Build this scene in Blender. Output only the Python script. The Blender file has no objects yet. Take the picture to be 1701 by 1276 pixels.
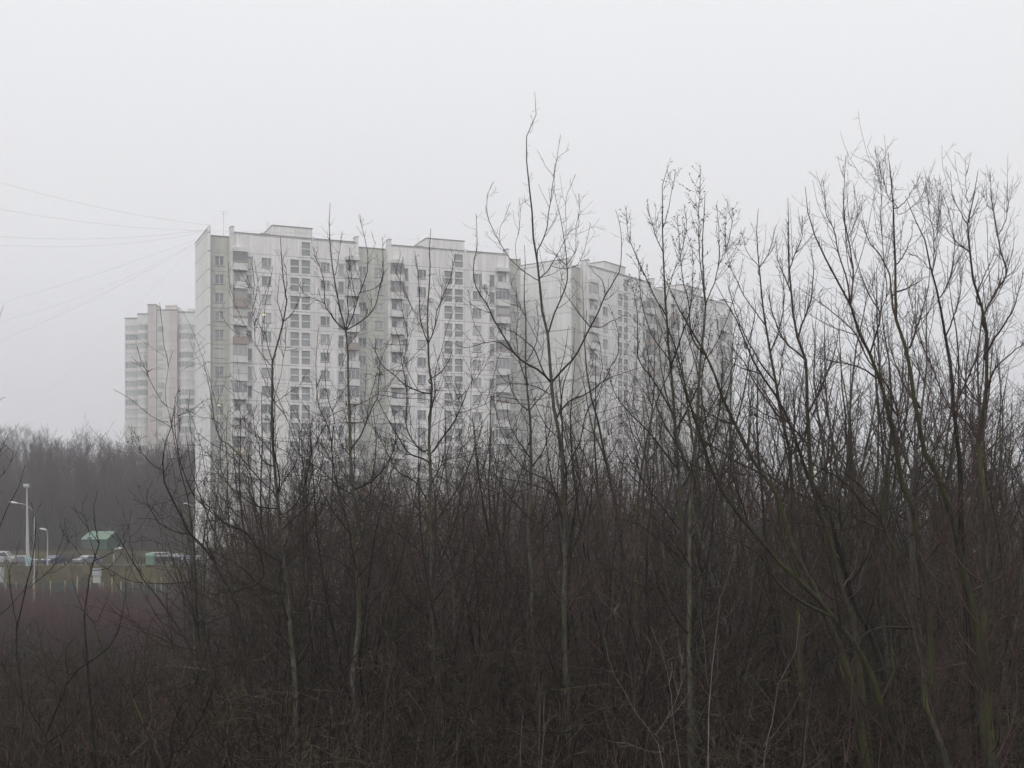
import bpy, math, random
import numpy as np
from mathutils import Vector, Matrix
R = math.radians
random.seed(7)
scene = bpy.context.scene
COL = scene.collection
F = 2420.0; CX = 850.5; HY = 925.0          # pinhole of the photograph (pixels): focal length, centre column, horizon row
def at(px, py, Y):                          # a point seen at pixel (px, py), Y metres away
    return ((px - CX) / F * Y, Y, (HY - py) / F * Y)

# ------------------------------------------------------------------ materials
def new_mat(name):
    m = bpy.data.materials.new(name); m.use_nodes = True
    nt = m.node_tree; b = nt.nodes['Principled BSDF']
    return m, nt, b
def ramp(nt, fac, stops):
    r = nt.nodes.new('ShaderNodeValToRGB')
    while len(r.color_ramp.elements) < len(stops): r.color_ramp.elements.new(0.5)
    for e, (p, c) in zip(r.color_ramp.elements, stops):
        e.position = p; e.color = (*c, 1)
    nt.links.new(fac, r.inputs[0]); return r.outputs[0]
def noise(nt, scale, detail=4, rough=.6, vec=None, dist=0):
    n = nt.nodes.new('ShaderNodeTexNoise'); n.inputs['Scale'].default_value = scale
    n.inputs['Detail'].default_value = detail; n.inputs['Roughness'].default_value = rough
    n.inputs['Distortion'].default_value = dist
    if vec is not None: nt.links.new(vec, n.inputs['Vector'])
    return n.outputs['Fac']
def texco(nt, which='Object'):
    return nt.nodes.new('ShaderNodeTexCoord').outputs[which]
def mapping(nt, vec, scale):
    m = nt.nodes.new('ShaderNodeMapping'); m.inputs['Scale'].default_value = scale
    nt.links.new(vec, m.inputs['Vector']); return m.outputs[0]
def mixc(nt, fac, a, b, mode='MIX'):
    m = nt.nodes.new('ShaderNodeMix'); m.data_type = 'RGBA'; m.blend_type = mode
    for s, v in ((m.inputs[0], fac), (m.inputs[6], a), (m.inputs[7], b)):
        if hasattr(v, 'links') or hasattr(v, 'is_linked'): nt.links.new(v, s)
        elif isinstance(v, (int, float)): s.default_value = v
        else: s.default_value = (*v, 1)
    return m.outputs[2]
def math_n(nt, op, a, b=None, c=None, clamp=False):
    m = nt.nodes.new('ShaderNodeMath'); m.operation = op; m.use_clamp = clamp
    for i, v in enumerate((a, b, c)):
        if v is None: continue
        if isinstance(v, (int, float)): m.inputs[i].default_value = v
        else: nt.links.new(v, m.inputs[i])
    return m.outputs[0]
def plain(name, c, rough=.7, metal=0, var=.12, scale=3.0):
    m, nt, b = new_mat(name)
    f = noise(nt, scale, 4, .6, texco(nt))
    lo = tuple(x * (1 - var) for x in c); hi = tuple(min(1, x * (1 + var)) for x in c)
    nt.links.new(ramp(nt, f, [(.3, lo), (.7, hi)]), b.inputs['Base Color'])
    b.inputs['Roughness'].default_value = rough; b.inputs['Metallic'].default_value = metal
    return m
def bark(name, dark, light, moss=None, mossamt=.5, scale=4.0):
    m, nt, b = new_mat(name)
    co = texco(nt)
    v = mapping(nt, co, (scale*2, scale*2, scale*.5))
    f = noise(nt, 3.0, 5, .7, v)
    c = ramp(nt, f, [(.38, dark), (.62, light)])
    if moss:
        f2 = noise(nt, 1.3, 3, .6, co)
        k = ramp(nt, f2, [(.62 - .3*mossamt, (0, 0, 0)), (.72 - .2*mossamt, (1, 1, 1))])
        c = mixc(nt, k, c, moss)
    oi = nt.nodes.new('ShaderNodeObjectInfo')
    k2 = math_n(nt, 'MULTIPLY_ADD', oi.outputs['Random'], .5, .75)
    hs = nt.nodes.new('ShaderNodeHueSaturation'); nt.links.new(c, hs.inputs['Color']); nt.links.new(k2, hs.inputs['Value'])
    nt.links.new(hs.outputs[0], b.inputs['Base Color'])
    b.inputs['Roughness'].default_value = .85
    b.inputs['Specular IOR Level'].default_value = .12
    return m
M = {}
M['bark_green'] = bark('bark_grey_green', (.028, .027, .02), (.1, .097, .078), (.055, .056, .03), .35)
M['bark_grey'] = bark('bark_grey', (0.0378, 0.03528, 0.03108), (0.0924, 0.0882, 0.0756))
M['bark_moss'] = bark('bark_mossy', (.018, .016, .012), (.052, .046, .036), (.05, .05, .022), .55)
M['bark_dark'] = bark('bark_dark', (0.0112, 0.0098, 0.0084), (0.028, 0.0252, 0.0224))
M['twig'] = bark('twig_dark', (.013, .0105, .0085), (.037, .029, .023))
M['twig_red'] = bark('twig_reddish', (.032, .022, .02), (.078, .052, .046))
M['twig_olive'] = bark('twig_olive', (.03, .026, .017), (.068, .058, .038))
M['shrub_red'] = bark('shrub_red', (.04, .016, .02), (.13, .048, .056))
M['twig_pale'] = bark('twig_pale', (0.078, 0.066, 0.063), (0.132, 0.114, 0.108))
M['birch'] = bark('bark_birch', (.12, .11, .1), (.55, .53, .5), scale=2)
M['wood_far'] = bark('far_bark', (.034, .024, .024), (.078, .055, .053))
M['shrub_tan'] = bark('shrub_tan', (0.045, 0.0342, 0.0216), (0.09, 0.0702, 0.045))
M['twig_far'] = bark('twig_brown_hazed', (.06, .046, .044), (.14, .108, .1))  # lighter brown copy for far shrubs, distance haze painted into the colour
M['twig_far_olive'] = bark('twig_tan_hazed', (.06, .051, .036), (.135, .112, .08))  # tan copy for far shrubs, paled by painted-in haze as well
M['bud'] = plain('catkin', (.04, .028, .024), .8)

def wall_mat(name, base, tint, joint_v=2.8, zoff=1.45, jw=.06, vjoints=3.3, grime=.35):
    m, nt, b = new_mat(name)
    uv = texco(nt, 'UV')
    s = nt.nodes.new('ShaderNodeSeparateXYZ'); nt.links.new(uv, s.inputs[0])
    u, v = s.outputs[0], s.outputs[1]
    n1 = noise(nt, .45, 5, .65, uv); n2 = noise(nt, 6.0, 3, .8, uv)
    streak = noise(nt, 1.0, 4, .7, mapping(nt, uv, (2.2, .12, 1)))
    c = mixc(nt, n1, base, tint)
    g = ramp(nt, n2, [(.35, (.93, .92, .92)), (.65, (1.05, 1.04, 1.05))])
    c = mixc(nt, 1.0, c, g, 'MULTIPLY')
    st = ramp(nt, streak, [(.42, (1-grime, 1-grime, 1-grime*.95)), (.62, (1, 1, 1))])
    c = mixc(nt, .5, c, st, 'MULTIPLY')
    # panel joints
    vv = math_n(nt, 'DIVIDE', math_n(nt, 'SUBTRACT', v, zoff), joint_v)
    fl = math_n(nt, 'FLOOR', math_n(nt, 'ADD', vv, .5))
    d = math_n(nt, 'MULTIPLY', math_n(nt, 'ABSOLUTE', math_n(nt, 'SUBTRACT', vv, fl)), joint_v)
    line = math_n(nt, 'LESS_THAN', d, jw)
    wn = nt.nodes.new('ShaderNodeTexWhiteNoise'); wn.noise_dimensions = '2D'
    cb = nt.nodes.new('ShaderNodeCombineXYZ')
    nt.links.new(math_n(nt, 'FLOOR', math_n(nt, 'DIVIDE', u, vjoints*2)), cb.inputs[0]); nt.links.new(fl, cb.inputs[1])
    nt.links.new(cb.outputs[0], wn.inputs['Vector'])
    amt = math_n(nt, 'MULTIPLY_ADD', wn.outputs['Value'], .5, .25)
    uu = math_n(nt, 'DIVIDE', u, vjoints)
    du = math_n(nt, 'MULTIPLY', math_n(nt, 'ABSOLUTE', math_n(nt, 'SUBTRACT', uu, math_n(nt, 'ROUND', uu))), vjoints)
    line2 = math_n(nt, 'MULTIPLY', math_n(nt, 'LESS_THAN', du, .03), .35)
    k = math_n(nt, 'MAXIMUM', math_n(nt, 'MULTIPLY', line, amt), line2)
    c = mixc(nt, k, c, (.12, .12, .12))
    # each panel a slightly different tone
    wn2 = nt.nodes.new('ShaderNodeTexWhiteNoise'); wn2.noise_dimensions = '2D'
    cb2 = nt.nodes.new('ShaderNodeCombineXYZ')
    nt.links.new(math_n(nt, 'FLOOR', uu), cb2.inputs[0]); nt.links.new(math_n(nt, 'FLOOR', vv), cb2.inputs[1])
    nt.links.new(cb2.outputs[0], wn2.inputs['Vector'])
    pt = ramp(nt, wn2.outputs['Value'], [(0, (.93, .93, .93)), (1, (1.03, 1.03, 1.03))])
    c = mixc(nt, 1.0, c, pt, 'MULTIPLY')
    nt.links.new(c, b.inputs['Base Color']); b.inputs['Roughness'].default_value = .85
    return m
M['panel_white'] = wall_mat('panel_white', (.80, .79, .77), (.72, .71, .69))
M['panel_end'] = wall_mat('panel_end_wall', (.80, .80, .785), (.74, .74, .725), jw=.09, vjoints=3.0, grime=.25)
M['panel_green'] = wall_mat('panel_green', (.56, .57, .51), (.5, .51, .46))
M['plinth'] = plain('plinth_dark', (.09, .085, .085), .9, scale=.6)
M['coping'] = plain('coping_grey', (.24, .24, .235), .7)
M['shade_white'] = plain('balcony_panel', (.55, .55, .54), .8, scale=1.2)
M['frame_white'] = plain('window_frame', (.62, .62, .62), .5)
M['conc'] = plain('concrete_grey', (.36, .36, .35), .9, scale=.7)
def glass_mat(name, stops, rough=.12):
    m, nt, b = new_mat(name)
    oi = nt.nodes.new('ShaderNodeObjectInfo')
    co = texco(nt)
    f = noise(nt, 1.1, 2, .5, co)
    wnn = nt.nodes.new('ShaderNodeTexWhiteNoise'); wnn.noise_dimensions = '3D'
    nt.links.new(mapping(nt, co, (.9, .01, .01)), wnn.inputs['Vector'])
    k = math_n(nt, 'ADD', oi.outputs['Random'], math_n(nt, 'MULTIPLY', math_n(nt, 'SUBTRACT', f, .5), .5), clamp=True)
    nt.links.new(ramp(nt, k, stops), b.inputs['Base Color'])
    b.inputs['Roughness'].default_value = rough; b.inputs['Specular IOR Level'].default_value = .6
    return m
M['glass'] = glass_mat('window_glass', [(0, (.15, .16, .17)), (.45, (.23, .24, .25)), (.75, (.37, .37, .37)), (1, (.5, .49, .46))])  # base lightened to paint in mist fade and sky reflection; panes vary at random
M['glass_stair'] = glass_mat('stair_glass', [(0, (.19, .195, .2)), (1, (.31, .32, .33))], .25)  # stairwell panes paled too, the fade in the mist put into their colour
M['glass_tower'] = glass_mat('tower_glass', [(0, (.25, .27, .27)), (.5, (.42, .43, .42)), (1, (.6, .6, .58))], .2)
m, nt, b = new_mat('lit_window'); b.inputs['Base Color'].default_value = (.4, .35, .2, 1)
b.inputs['Emission Color'].default_value = (1, .86, .45, 1); b.inputs['Emission Strength'].default_value = 1.0; M['lit'] = m
M['beige'] = plain('beige_balcony_panel', (.6, .55, .46), .8)
M['brownp'] = plain('brown_balcony_panel', (.3, .25, .23), .8)
M['pink_brick'] = wall_mat('pink_wall', (.56, .5, .485), (.52, .465, .45), zoff=0, grime=.15)
M['tower_white'] = wall_mat('tower_wall', (.68, .66, .63), (.62, .6, .575), zoff=0, grime=.2)
M['tower_grey'] = plain('tower_balcony_grey', (.6, .61, .59), .8, scale=.5)
M['steel'] = plain('galvanised_pole', (.42, .44, .45), .45, .3)
M['mast'] = plain('mast_concrete', (.36, .36, .36), .8)
M['paint_blue'] = plain('pale_blue_paint', (.3, .42, .47), .6)
M['lamp_head'] = plain('lamp_head_grey', (.48, .49, .5), .4)
M['green_paint'] = plain('green_metal_sheet', (.035, .085, .06), .55)
M['green_roof'] = plain('pale_green_roof', (.15, .225, .175), .5)
M['green_bin'] = plain('green_bin_plastic', (.11, .19, .14), .6)
M['white_box'] = plain('white_cabinet', (.36, .37, .37), .5, scale=5)
M['tyre'] = plain('rubber', (.02, .02, .02), .9)
M['rim'] = plain('rim_metal', (.4, .4, .41), .35, .8)
M['carglass'] = plain('car_glass', (.03, .035, .04), .08, var=.02)
M['paint_white'] = plain('car_paint_white', (.45, .46, .47), .3, var=.02)
M['paint_silver'] = plain('car_paint_silver', (.24, .245, .26), .28, .4, var=.02)
M['paint_grey'] = plain('car_paint_grey', (.16, .165, .18), .28, .3, var=.02)
M['paint_dark'] = plain('car_paint_dark', (.035, .037, .045), .25, .2, var=.02)
M['paint_navy'] = plain('car_paint_navy', (.03, .04, .08), .25, .2, var=.02)
M['lightglass'] = plain('headlight_glass', (.7, .7, .7), .1)
M['tail_red'] = plain('tail_light_red', (.35, .02, .02), .2)
M['wire'] = plain('cable_grey', (.10, .10, .11), .8)
M['fence_mesh'] = plain('fence_green_sheet', (.028, .045, .036), .7, var=.5, scale=.8)
M['fence_post'] = plain('fence_post_yellowish', (.27, .24, .14), .7, var=.5, scale=.9)

def ground_mat():
    m, nt, b = new_mat('leaf_litter_ground')
    co = texco(nt)
    f = noise(nt, .8, 8, .7, co); f2 = noise(nt, .05, 3, .6, co); f3 = noise(nt, 12, 4, .7, co)
    c = ramp(nt, f, [(.3, (.012, .01, .008)), (.5, (.022, .018, .014)), (.7, (.035, .03, .022))])
    c = mixc(nt, ramp(nt, f2, [(.45, (0, 0, 0)), (.6, (1, 1, 1))]), c, (.03, .03, .02))
    c = mixc(nt, .5, c, ramp(nt, f3, [(.3, (.5, .5, .5)), (.7, (1.3, 1.3, 1.3))]), 'MULTIPLY')
    nt.links.new(c, b.inputs['Base Color']); b.inputs['Roughness'].default_value = 1; b.inputs['Specular IOR Level'].default_value = 0
    return m
M['ground'] = ground_mat()
m, nt, b = new_mat('grass_verge'); co = texco(nt)
c = ramp(nt, noise(nt, .6, 6, .7, co), [(.3, (.03, .027, .014)), (.46, (.045, .046, .02)), (.56, (.06, .05, .028)), (.75, (.075, .056, .035))])
nt.links.new(c, b.inputs['Base Color']); b.inputs['Roughness'].default_value = 1; b.inputs['Specular IOR Level'].default_value = 0; M['verge'] = m
M['asphalt'] = plain('asphalt_wet', (.06, .06, .063), .55, scale=.5)

# ------------------------------------------------------------------ object helpers
def tag(o, label=None, cat=None, group=None, kind=None):
    if label: o['label'] = label
    if cat: o['category'] = cat
    if group: o['group'] = group
    if kind: o['kind'] = kind
    return o
def empty(name, loc=(0, 0, 0), rz=0):
    o = bpy.data.objects.new(name, None); COL.objects.link(o)
    o.location = loc; o.rotation_euler = (0, 0, rz); o.empty_display_size = .5
    return o
def link_mesh(name, me, parent=None):
    o = bpy.data.objects.new(name, me); COL.objects.link(o)
    if parent: o.parent = parent
    return o
class MB:
    """collects faces with materials and metre-scaled UVs; builds ONE mesh object"""
    def __init__(s): s.v = []; s.f = []; s.uv = []; s.mi = []; s.mats = []
    def mi_(s, mat):
        if mat not in s.mats: s.mats.append(mat)
        return s.mats.index(mat)
    def quad(s, pts, mat, uv=None):
        i = len(s.v); s.v += [tuple(p) for p in pts]; s.f.append(tuple(range(i, i + len(pts)))); s.mi.append(s.mi_(mat))
        if uv is None:
            a = [abs(x) for x in (Vector(pts[1]) - Vector(pts[0])).cross(Vector(pts[2]) - Vector(pts[0]))]
            k = a.index(max(a))
            uv = [((p[1], p[2]), (p[0], p[2]), (p[0], p[1]))[k] for p in pts]
        s.uv += uv
    def box(s, x0, x1, y0, y1, z0, z1, mat, skip=''):
        P = lambda x, y, z: (x, y, z)
        if 'f' not in skip: s.quad([P(x0, y0, z0), P(x1, y0, z0), P(x1, y0, z1), P(x0, y0, z1)], mat)
        if 'b' not in skip: s.quad([P(x1, y1, z0), P(x0, y1, z0), P(x0, y1, z1), P(x1, y1, z1)], mat)
        if 'l' not in skip: s.quad([P(x0, y1, z0), P(x0, y0, z0), P(x0, y0, z1), P(x0, y1, z1)], mat)
        if 'r' not in skip: s.quad([P(x1, y0, z0), P(x1, y1, z0), P(x1, y1, z1), P(x1, y0, z1)], mat)
        if 't' not in skip: s.quad([P(x0, y0, z1), P(x1, y0, z1), P(x1, y1, z1), P(x0, y1, z1)], mat)
        if 'u' not in skip: s.quad([P(x0, y1, z0), P(x1, y1, z0), P(x1, y0, z0), P(x0, y0, z0)], mat)
    def tube(s, pts, rad, mat, k=8, cap=True):
        pts = [Vector(p) for p in pts]; n = len(pts); rings = []
        if not hasattr(rad, '__len__'): rad = [rad] * n
        for i, p in enumerate(pts):
            t = (pts[min(i + 1, n - 1)] - pts[max(i - 1, 0)]).normalized()
            a = t.cross(Vector((0.31, .9, .2))).normalized(); b_ = t.cross(a)
            base = len(s.v)
            for j in range(k):
                an = 2 * math.pi * j / k
                s.v.append(tuple(p + (a * math.cos(an) + b_ * math.sin(an)) * rad[i]))
            rings.append(base)
        for i in range(n - 1):
            for j in range(k):
                q = (rings[i] + j, rings[i] + (j + 1) % k, rings[i + 1] + (j + 1) % k, rings[i + 1] + j)
                s.f.append(q); s.mi.append(s.mi_(mat)); s.uv += [(0, 0)] * 4
        if cap:
            for b0, rev in ((rings[0], True), (rings[-1], False)):
                q = tuple(b0 + j for j in range(k)); s.f.append(q[::-1] if rev else q); s.mi.append(s.mi_(mat)); s.uv += [(0, 0)] * k
    def mesh(s, name):
        me = bpy.data.meshes.new(name); me.from_pydata(s.v, [], s.f)
        for mt in s.mats: me.materials.append(mt)
        me.polygons.foreach_set('material_index', s.mi)
        uvl = me.uv_layers.new(name='UVMap')
        uvl.data.foreach_set('uv', np.array(s.uv, dtype=np.float32).ravel())
        me.update(); return me
    def build(s, name, parent=None): return link_mesh(name, s.mesh(name), parent)

# ------------------------------------------------------------------ numpy branch tubes
class Tubes:
    def __init__(s): s.g = []          # (P (m,n,3), R (m,n), k sides)
    def add(s, P, Rr, k):
        if len(P): s.g.append((P, Rr, k))
    def arrays(s):
        V = []; Q = []; off = 0
        for P, Rr, k in s.g:
            m, n, _ = P.shape
            T = np.empty_like(P); T[:, 1:-1] = P[:, 2:] - P[:, :-2] if n > 2 else T[:, 1:-1]
            T[:, 0] = P[:, 1] - P[:, 0]; T[:, -1] = P[:, -1] - P[:, -2]
            T /= np.linalg.norm(T, axis=2, keepdims=True) + 1e-9
            ref = np.where(np.abs(T[:, :1, 0:1]) < .7, np.array([1., 0, 0]), np.array([0, 1., 0])) * np.ones_like(T)
            A = np.cross(T, ref); A /= np.linalg.norm(A, axis=2, keepdims=True) + 1e-9
            B = np.cross(T, A)
            an = 2 * np.pi * np.arange(k) / k
            ring = P[:, :, None, :] + Rr[:, :, None, None] * (A[:, :, None, :] * np.cos(an)[:, None] + B[:, :, None, :] * np.sin(an)[:, None])
            V.append(ring.reshape(-1, 3))
            base = off + (np.arange(m) * n * k)[:, None, None] + (np.arange(n - 1) * k)[:, None]
            j = np.arange(k); j2 = (j + 1) % k
            q = np.stack([base + j, base + j2, base + k + j2, base + k + j], -1)
            Q.append(q.reshape(-1, 4)); off += m * n * k
        return np.concatenate(V), np.concatenate(Q)
    def mesh(s, name, mat):
        V, Q = s.arrays(); return np_mesh(name, V, Q, mat)
def np_mesh(name, V, Q, mat):
    me = bpy.data.meshes.new(name)
    me.vertices.add(len(V)); me.vertices.foreach_set('co', V.astype(np.float32).ravel())
    me.loops.add(len(Q) * 4); me.loops.foreach_set('vertex_index', Q.astype(np.int32).ravel())
    me.polygons.add(len(Q)); me.polygons.foreach_set('loop_start', np.arange(0, len(Q) * 4, 4, dtype=np.int32))
    me.polygons.foreach_set('use_smooth', np.ones(len(Q), dtype=bool))
    me.materials.append(mat); me.update(calc_edges=True); return me
def norm(a): return a / (np.linalg.norm(a, axis=-1, keepdims=True) + 1e-9)
def grow(P, Rr, rng, per_m, lo, hi, ang=(30, 55), up=.15, n2=5, f0=.15, f1=.98, wob=.12, rfrac=.6, rk=.006, rtip=.002, taper=.55, lenpow=1.3, relative=False):
    m, n, _ = P.shape
    seg = np.linalg.norm(np.diff(P, axis=1), axis=2); L = seg.sum(1)
    cnt = rng.poisson(L * per_m * (f1 - f0)); idx = np.repeat(np.arange(m), cnt); c = len(idx)
    if c == 0: return np.zeros((0, n2, 3)), np.zeros((0, n2))
    f = f0 + (f1 - f0) * rng.random(c)
    x = f * (n - 1); i = np.minimum(x.astype(int), n - 2); w = (x - i)[:, None]
    p = P[idx, i] * (1 - w) + P[idx, i + 1] * w
    t = norm(P[idx, i + 1] - P[idx, i])
    rp = Rr[idx, i] * (1 - w[:, 0]) + Rr[idx, i + 1] * w[:, 0]
    ln = (lo + (hi - lo) * rng.random(c) ** lenpow) * (1 - taper * f)
    if relative: ln = ln * L[idx]
    pr = norm(np.cross(t, rng.normal(size=(c, 3))))
    th = np.radians(ang[0] + (ang[1] - ang[0]) * rng.random(c))[:, None]
    d = norm(t * np.cos(th) + pr * np.sin(th))
    C = np.empty((c, n2, 3)); C[:, 0] = p
    for k in range(1, n2):
        d = norm(d + np.array([0, 0, up]) + rng.normal(size=(c, 3)) * wob)
        C[:, k] = C[:, k - 1] + d * (ln / (n2 - 1))[:, None]
    r0 = np.minimum(rp * rfrac, ln * rk + rtip)
    r0 = np.maximum(r0, rtip)
    tt = np.linspace(0, 1, n2)[None]
    RR = r0[:, None] * (1 - tt) + rtip * .7 * tt
    return C, RR
def smooth_poly(pts, n):
    """Catmull-Rom through the points, resampled to n points evenly"""
    P = np.array(pts, float); P = np.vstack([2 * P[0] - P[1], P, 2 * P[-1] - P[-2]])
    out = []
    for i in range(1, len(P) - 2):
        for t in np.linspace(0, 1, 8, endpoint=False):
            a, b, c, d = P[i - 1], P[i], P[i + 1], P[i + 2]
            out.append(.5 * ((2 * b) + (-a + c) * t + (2 * a - 5 * b + 4 * c - d) * t * t + (-a + 3 * b - 3 * c + d) * t ** 3))
    out.append(P[-2]); out = np.array(out)
    s = np.r_[0, np.cumsum(np.linalg.norm(np.diff(out[:, :3], axis=0), axis=1))]
    q = np.linspace(0, s[-1], n)
    return np.stack([np.interp(q, s, out[:, k]) for k in range(out.shape[1])], 1)

GZ = -7.5
def terrain(x, y):
    """height of the ground: flat valley, bank up to the car park, gentle hill behind"""
    def sm(a, b, v):
        t = min(1, max(0, (v - a) / (b - a))); return t * t * (3 - 2 * t)
    z = GZ + 1.7 * sm(150, 183, y) + 4.6 * sm(188, 201, y)
    left = 1 - sm(-45, -25, x)
    z += left * (2.9 * sm(232, 268, y) + 13 * sm(280, 400, y)) + 3 * sm(300, 520, y)
    return z + .25 * math.sin(x * .13 + 1) * math.sin(y * .11) * (1 - sm(170, 200, y))

# ------------------------------------------------------------------ traced foreground trees
def traced_tree(name, Y, trunk, limbs, label, cat, seed, wt=(11, 2.2), mats=('bark_green', 'twig'), dens=1.0, shoot=(.25, 1.3), up=.16, buds=0, group=None, base_y=None, ang=(28, 52), extra=1.0, twl=(.1, .45)):
    """trunk: pixel outline of the main stem from below upward, limbs: ((w0,w1), [pixels]) - given their own depth; metres come from Y"""
    rng = np.random.default_rng(seed)
    def to3(pl, d0, slope, seedj):
        r2 = np.random.default_rng(seedj)
        pts = []; x0, y0 = pl[0]
        ph = r2.random() * 6
        for (x, y) in pl:
            lat = math.hypot(x - x0, y - y0) / F * Y
            yy = Y + d0 + slope * lat + .12 * math.sin(lat * 1.3 + ph) - .12 * math.sin(ph)
            pts.append(at(x, y, yy))
        return pts
    trunks = trunk if isinstance(trunk[0], list) else [trunk]
    T = Tubes(); B = Tubes()
    allP = []; allR = []
    tz = []
    for q, tr in enumerate(trunks):
        pts = to3(tr, 0, .06 if q == 0 else rng.uniform(-.2, .2), seed + 50 + q)
        # carry the stem down to the ground
        x, y, z = pts[0]; dx = (pts[0][0] - pts[1][0]); dz = max(.3, pts[1][2] - pts[0][2])
        g = terrain(x, y) - .15
        if z > g + .2:
            lean = max(-.25, min(.25, dx / dz)) * .5
            down = [(x + lean * (z - g), y + rng.uniform(-.2, .2), g), (x + lean * (z - g) * .4, y, z + (g - z) * .45)]
            pts = down + pts
        P = smooth_poly(pts, 36); n = len(P)
        zz = P[:, 2]; k = np.clip((zz - pts[0][2]) / (pts[-1][2] - pts[0][2] + 1e-6), 0, 1)
        sc = .5 * Y / F
        w = (wt[0] * (1.12 if 'moss' in mats[0] or 'dark' in mats[0] else .95) * (1 - k) ** .9 + wt[1] * .45) * sc * (1 if q == 0 else .8)
        P += np.cumsum(rng.normal(size=P.shape) * .006, axis=0) * np.array([1, 1, 0])
        T.add(P[None], w[None], 8); allP.append(P); allR.append(w); tz.append(P)
    TP = np.concatenate(tz)
    def trunk_depth(px, py):
        d = (CX + F * TP[:, 0] / TP[:, 1] - px) ** 2 + (HY - F * TP[:, 2] / TP[:, 1] - py) ** 2
        return TP[np.argmin(d), 1] - Y
    done = []
    for j, (w, pl) in enumerate(limbs):
        # a limb starting on an earlier limb takes that limb's depth there
        CP = np.concatenate([TP] + done)
        dd = (CX + F * CP[:, 0] / CP[:, 1] - pl[0][0]) ** 2 + (HY - F * CP[:, 2] / CP[:, 1] - pl[0][1]) ** 2
        jn = CP[np.argmin(dd)]; jr = np.concatenate(allR)[np.argmin(dd)]
        sl = rng.uniform(.12, .5) * (1 if j % 2 else -1)
        pts = to3(pl, jn[1] - Y, sl, seed * 13 + j)
        pts = [tuple(jn)] + (pts if dd.min() > 60 else pts[1:])
        P = smooth_poly(pts, 22)
        done.append(P)
        k = np.linspace(0, 1, 22)
        w = (min(w[0], max(1.1, jr * 2 * F / Y * 1.0)), w[1])
        rr = (w[0] * (.8 if 'moss' in mats[0] else .72) * (1 - k) + w[1] * .6 * k) * .5 * Y / F
        P[1:] += np.cumsum(rng.normal(size=(21, 3)) * .005, axis=0)
        B.add(P[None], rr[None], 6); allP.append(P); allR.append(rr)
    def resamp(P, n=22): return smooth_poly(P, n)
    PP = np.stack([resamp(P) if len(P) != 22 else P for P in allP]); RR = np.stack([np.interp(np.linspace(0, 1, 22), np.linspace(0, 1, len(r)), r) for r in allR])
    rt = .0018 + Y * .00005
    if name in ('young_aspen', 'budding_aspen', 'bare_tree', 'tall_bare_tree', 'spreading_tree', 'leaning_willow'):
        nt_ = len(trunks)
        CL, RL = grow(PP[:nt_], RR[:nt_], rng, 2.0, .8, 3.0, ang=(35, 75), up=.085, n2=22, f0=.12, f1=.62, wob=.075, rfrac=.55, rk=.006, rtip=rt, taper=.2, lenpow=1.2)
        B.add(CL, RL, 5); PP = np.concatenate([PP, CL]); RR = np.concatenate([RR, RL])
    C1, R1 = grow(PP, RR, rng, 4.4 * dens, shoot[0], shoot[1], ang=ang, up=up, n2=7, f0=.12, wob=.065, rfrac=.5, rk=.0045, rtip=rt, taper=.92, lenpow=1.7)
    B.add(C1, R1, 4)
    C2, R2 = grow(C1, R1, rng, 5.0 * extra, twl[0], twl[1] * 1.1, ang=(35, 65), up=.1, n2=4, f0=.12, wob=.1, rfrac=.7, rk=.003, rtip=rt * .9, taper=.5)
    B.add(C2, R2, 3)
    C2b, R2b = grow(PP, RR, rng, 6.0 * dens * extra, .06, .38, ang=(45, 75), up=.12, n2=4, f0=.3, wob=.15, rfrac=.5, rk=.004, rtip=rt * .9, taper=.3)
    B.add(C2b, R2b, 3)
    C3, R3 = grow(C2, R2, rng, 5 * extra, .05, .22, ang=(35, 70), up=.05, n2=3, f0=.2, rtip=rt * .8)
    B.add(C3, R3, 3)
    root = empty(name, (float(allP[0][0][0]), float(allP[0][0][1]), float(allP[0][0][2])))
    o = root.location.copy()
    for tb in (T, B): tb.g = [(P - np.array(o), r_, k) for P, r_, k in tb.g]
    link_mesh('trunk', T.mesh('trunk', M[mats[0]]), root)
    cr = link_mesh('crown', B.mesh('crown', M[mats[1]]), root)
    if buds:
        D = Tubes()
        for C_, R_ in ((C1, R1), (C2, R2), (C2b, R2b)):
            b, r_ = grow(C_, R_, rng, buds, .02, .05, ang=(30, 90), up=.0, n2=3, f0=.3, f1=1.0, taper=0)
            r_[:] = np.array([.004, .009, .003]); D.add(b - np.array(o), r_, 4)
        tag(link_mesh('catkin_cluster', D.mesh('catkins', M['bud']), root), kind='stuff')
    tag(root, label, cat, group)
    return root

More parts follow.
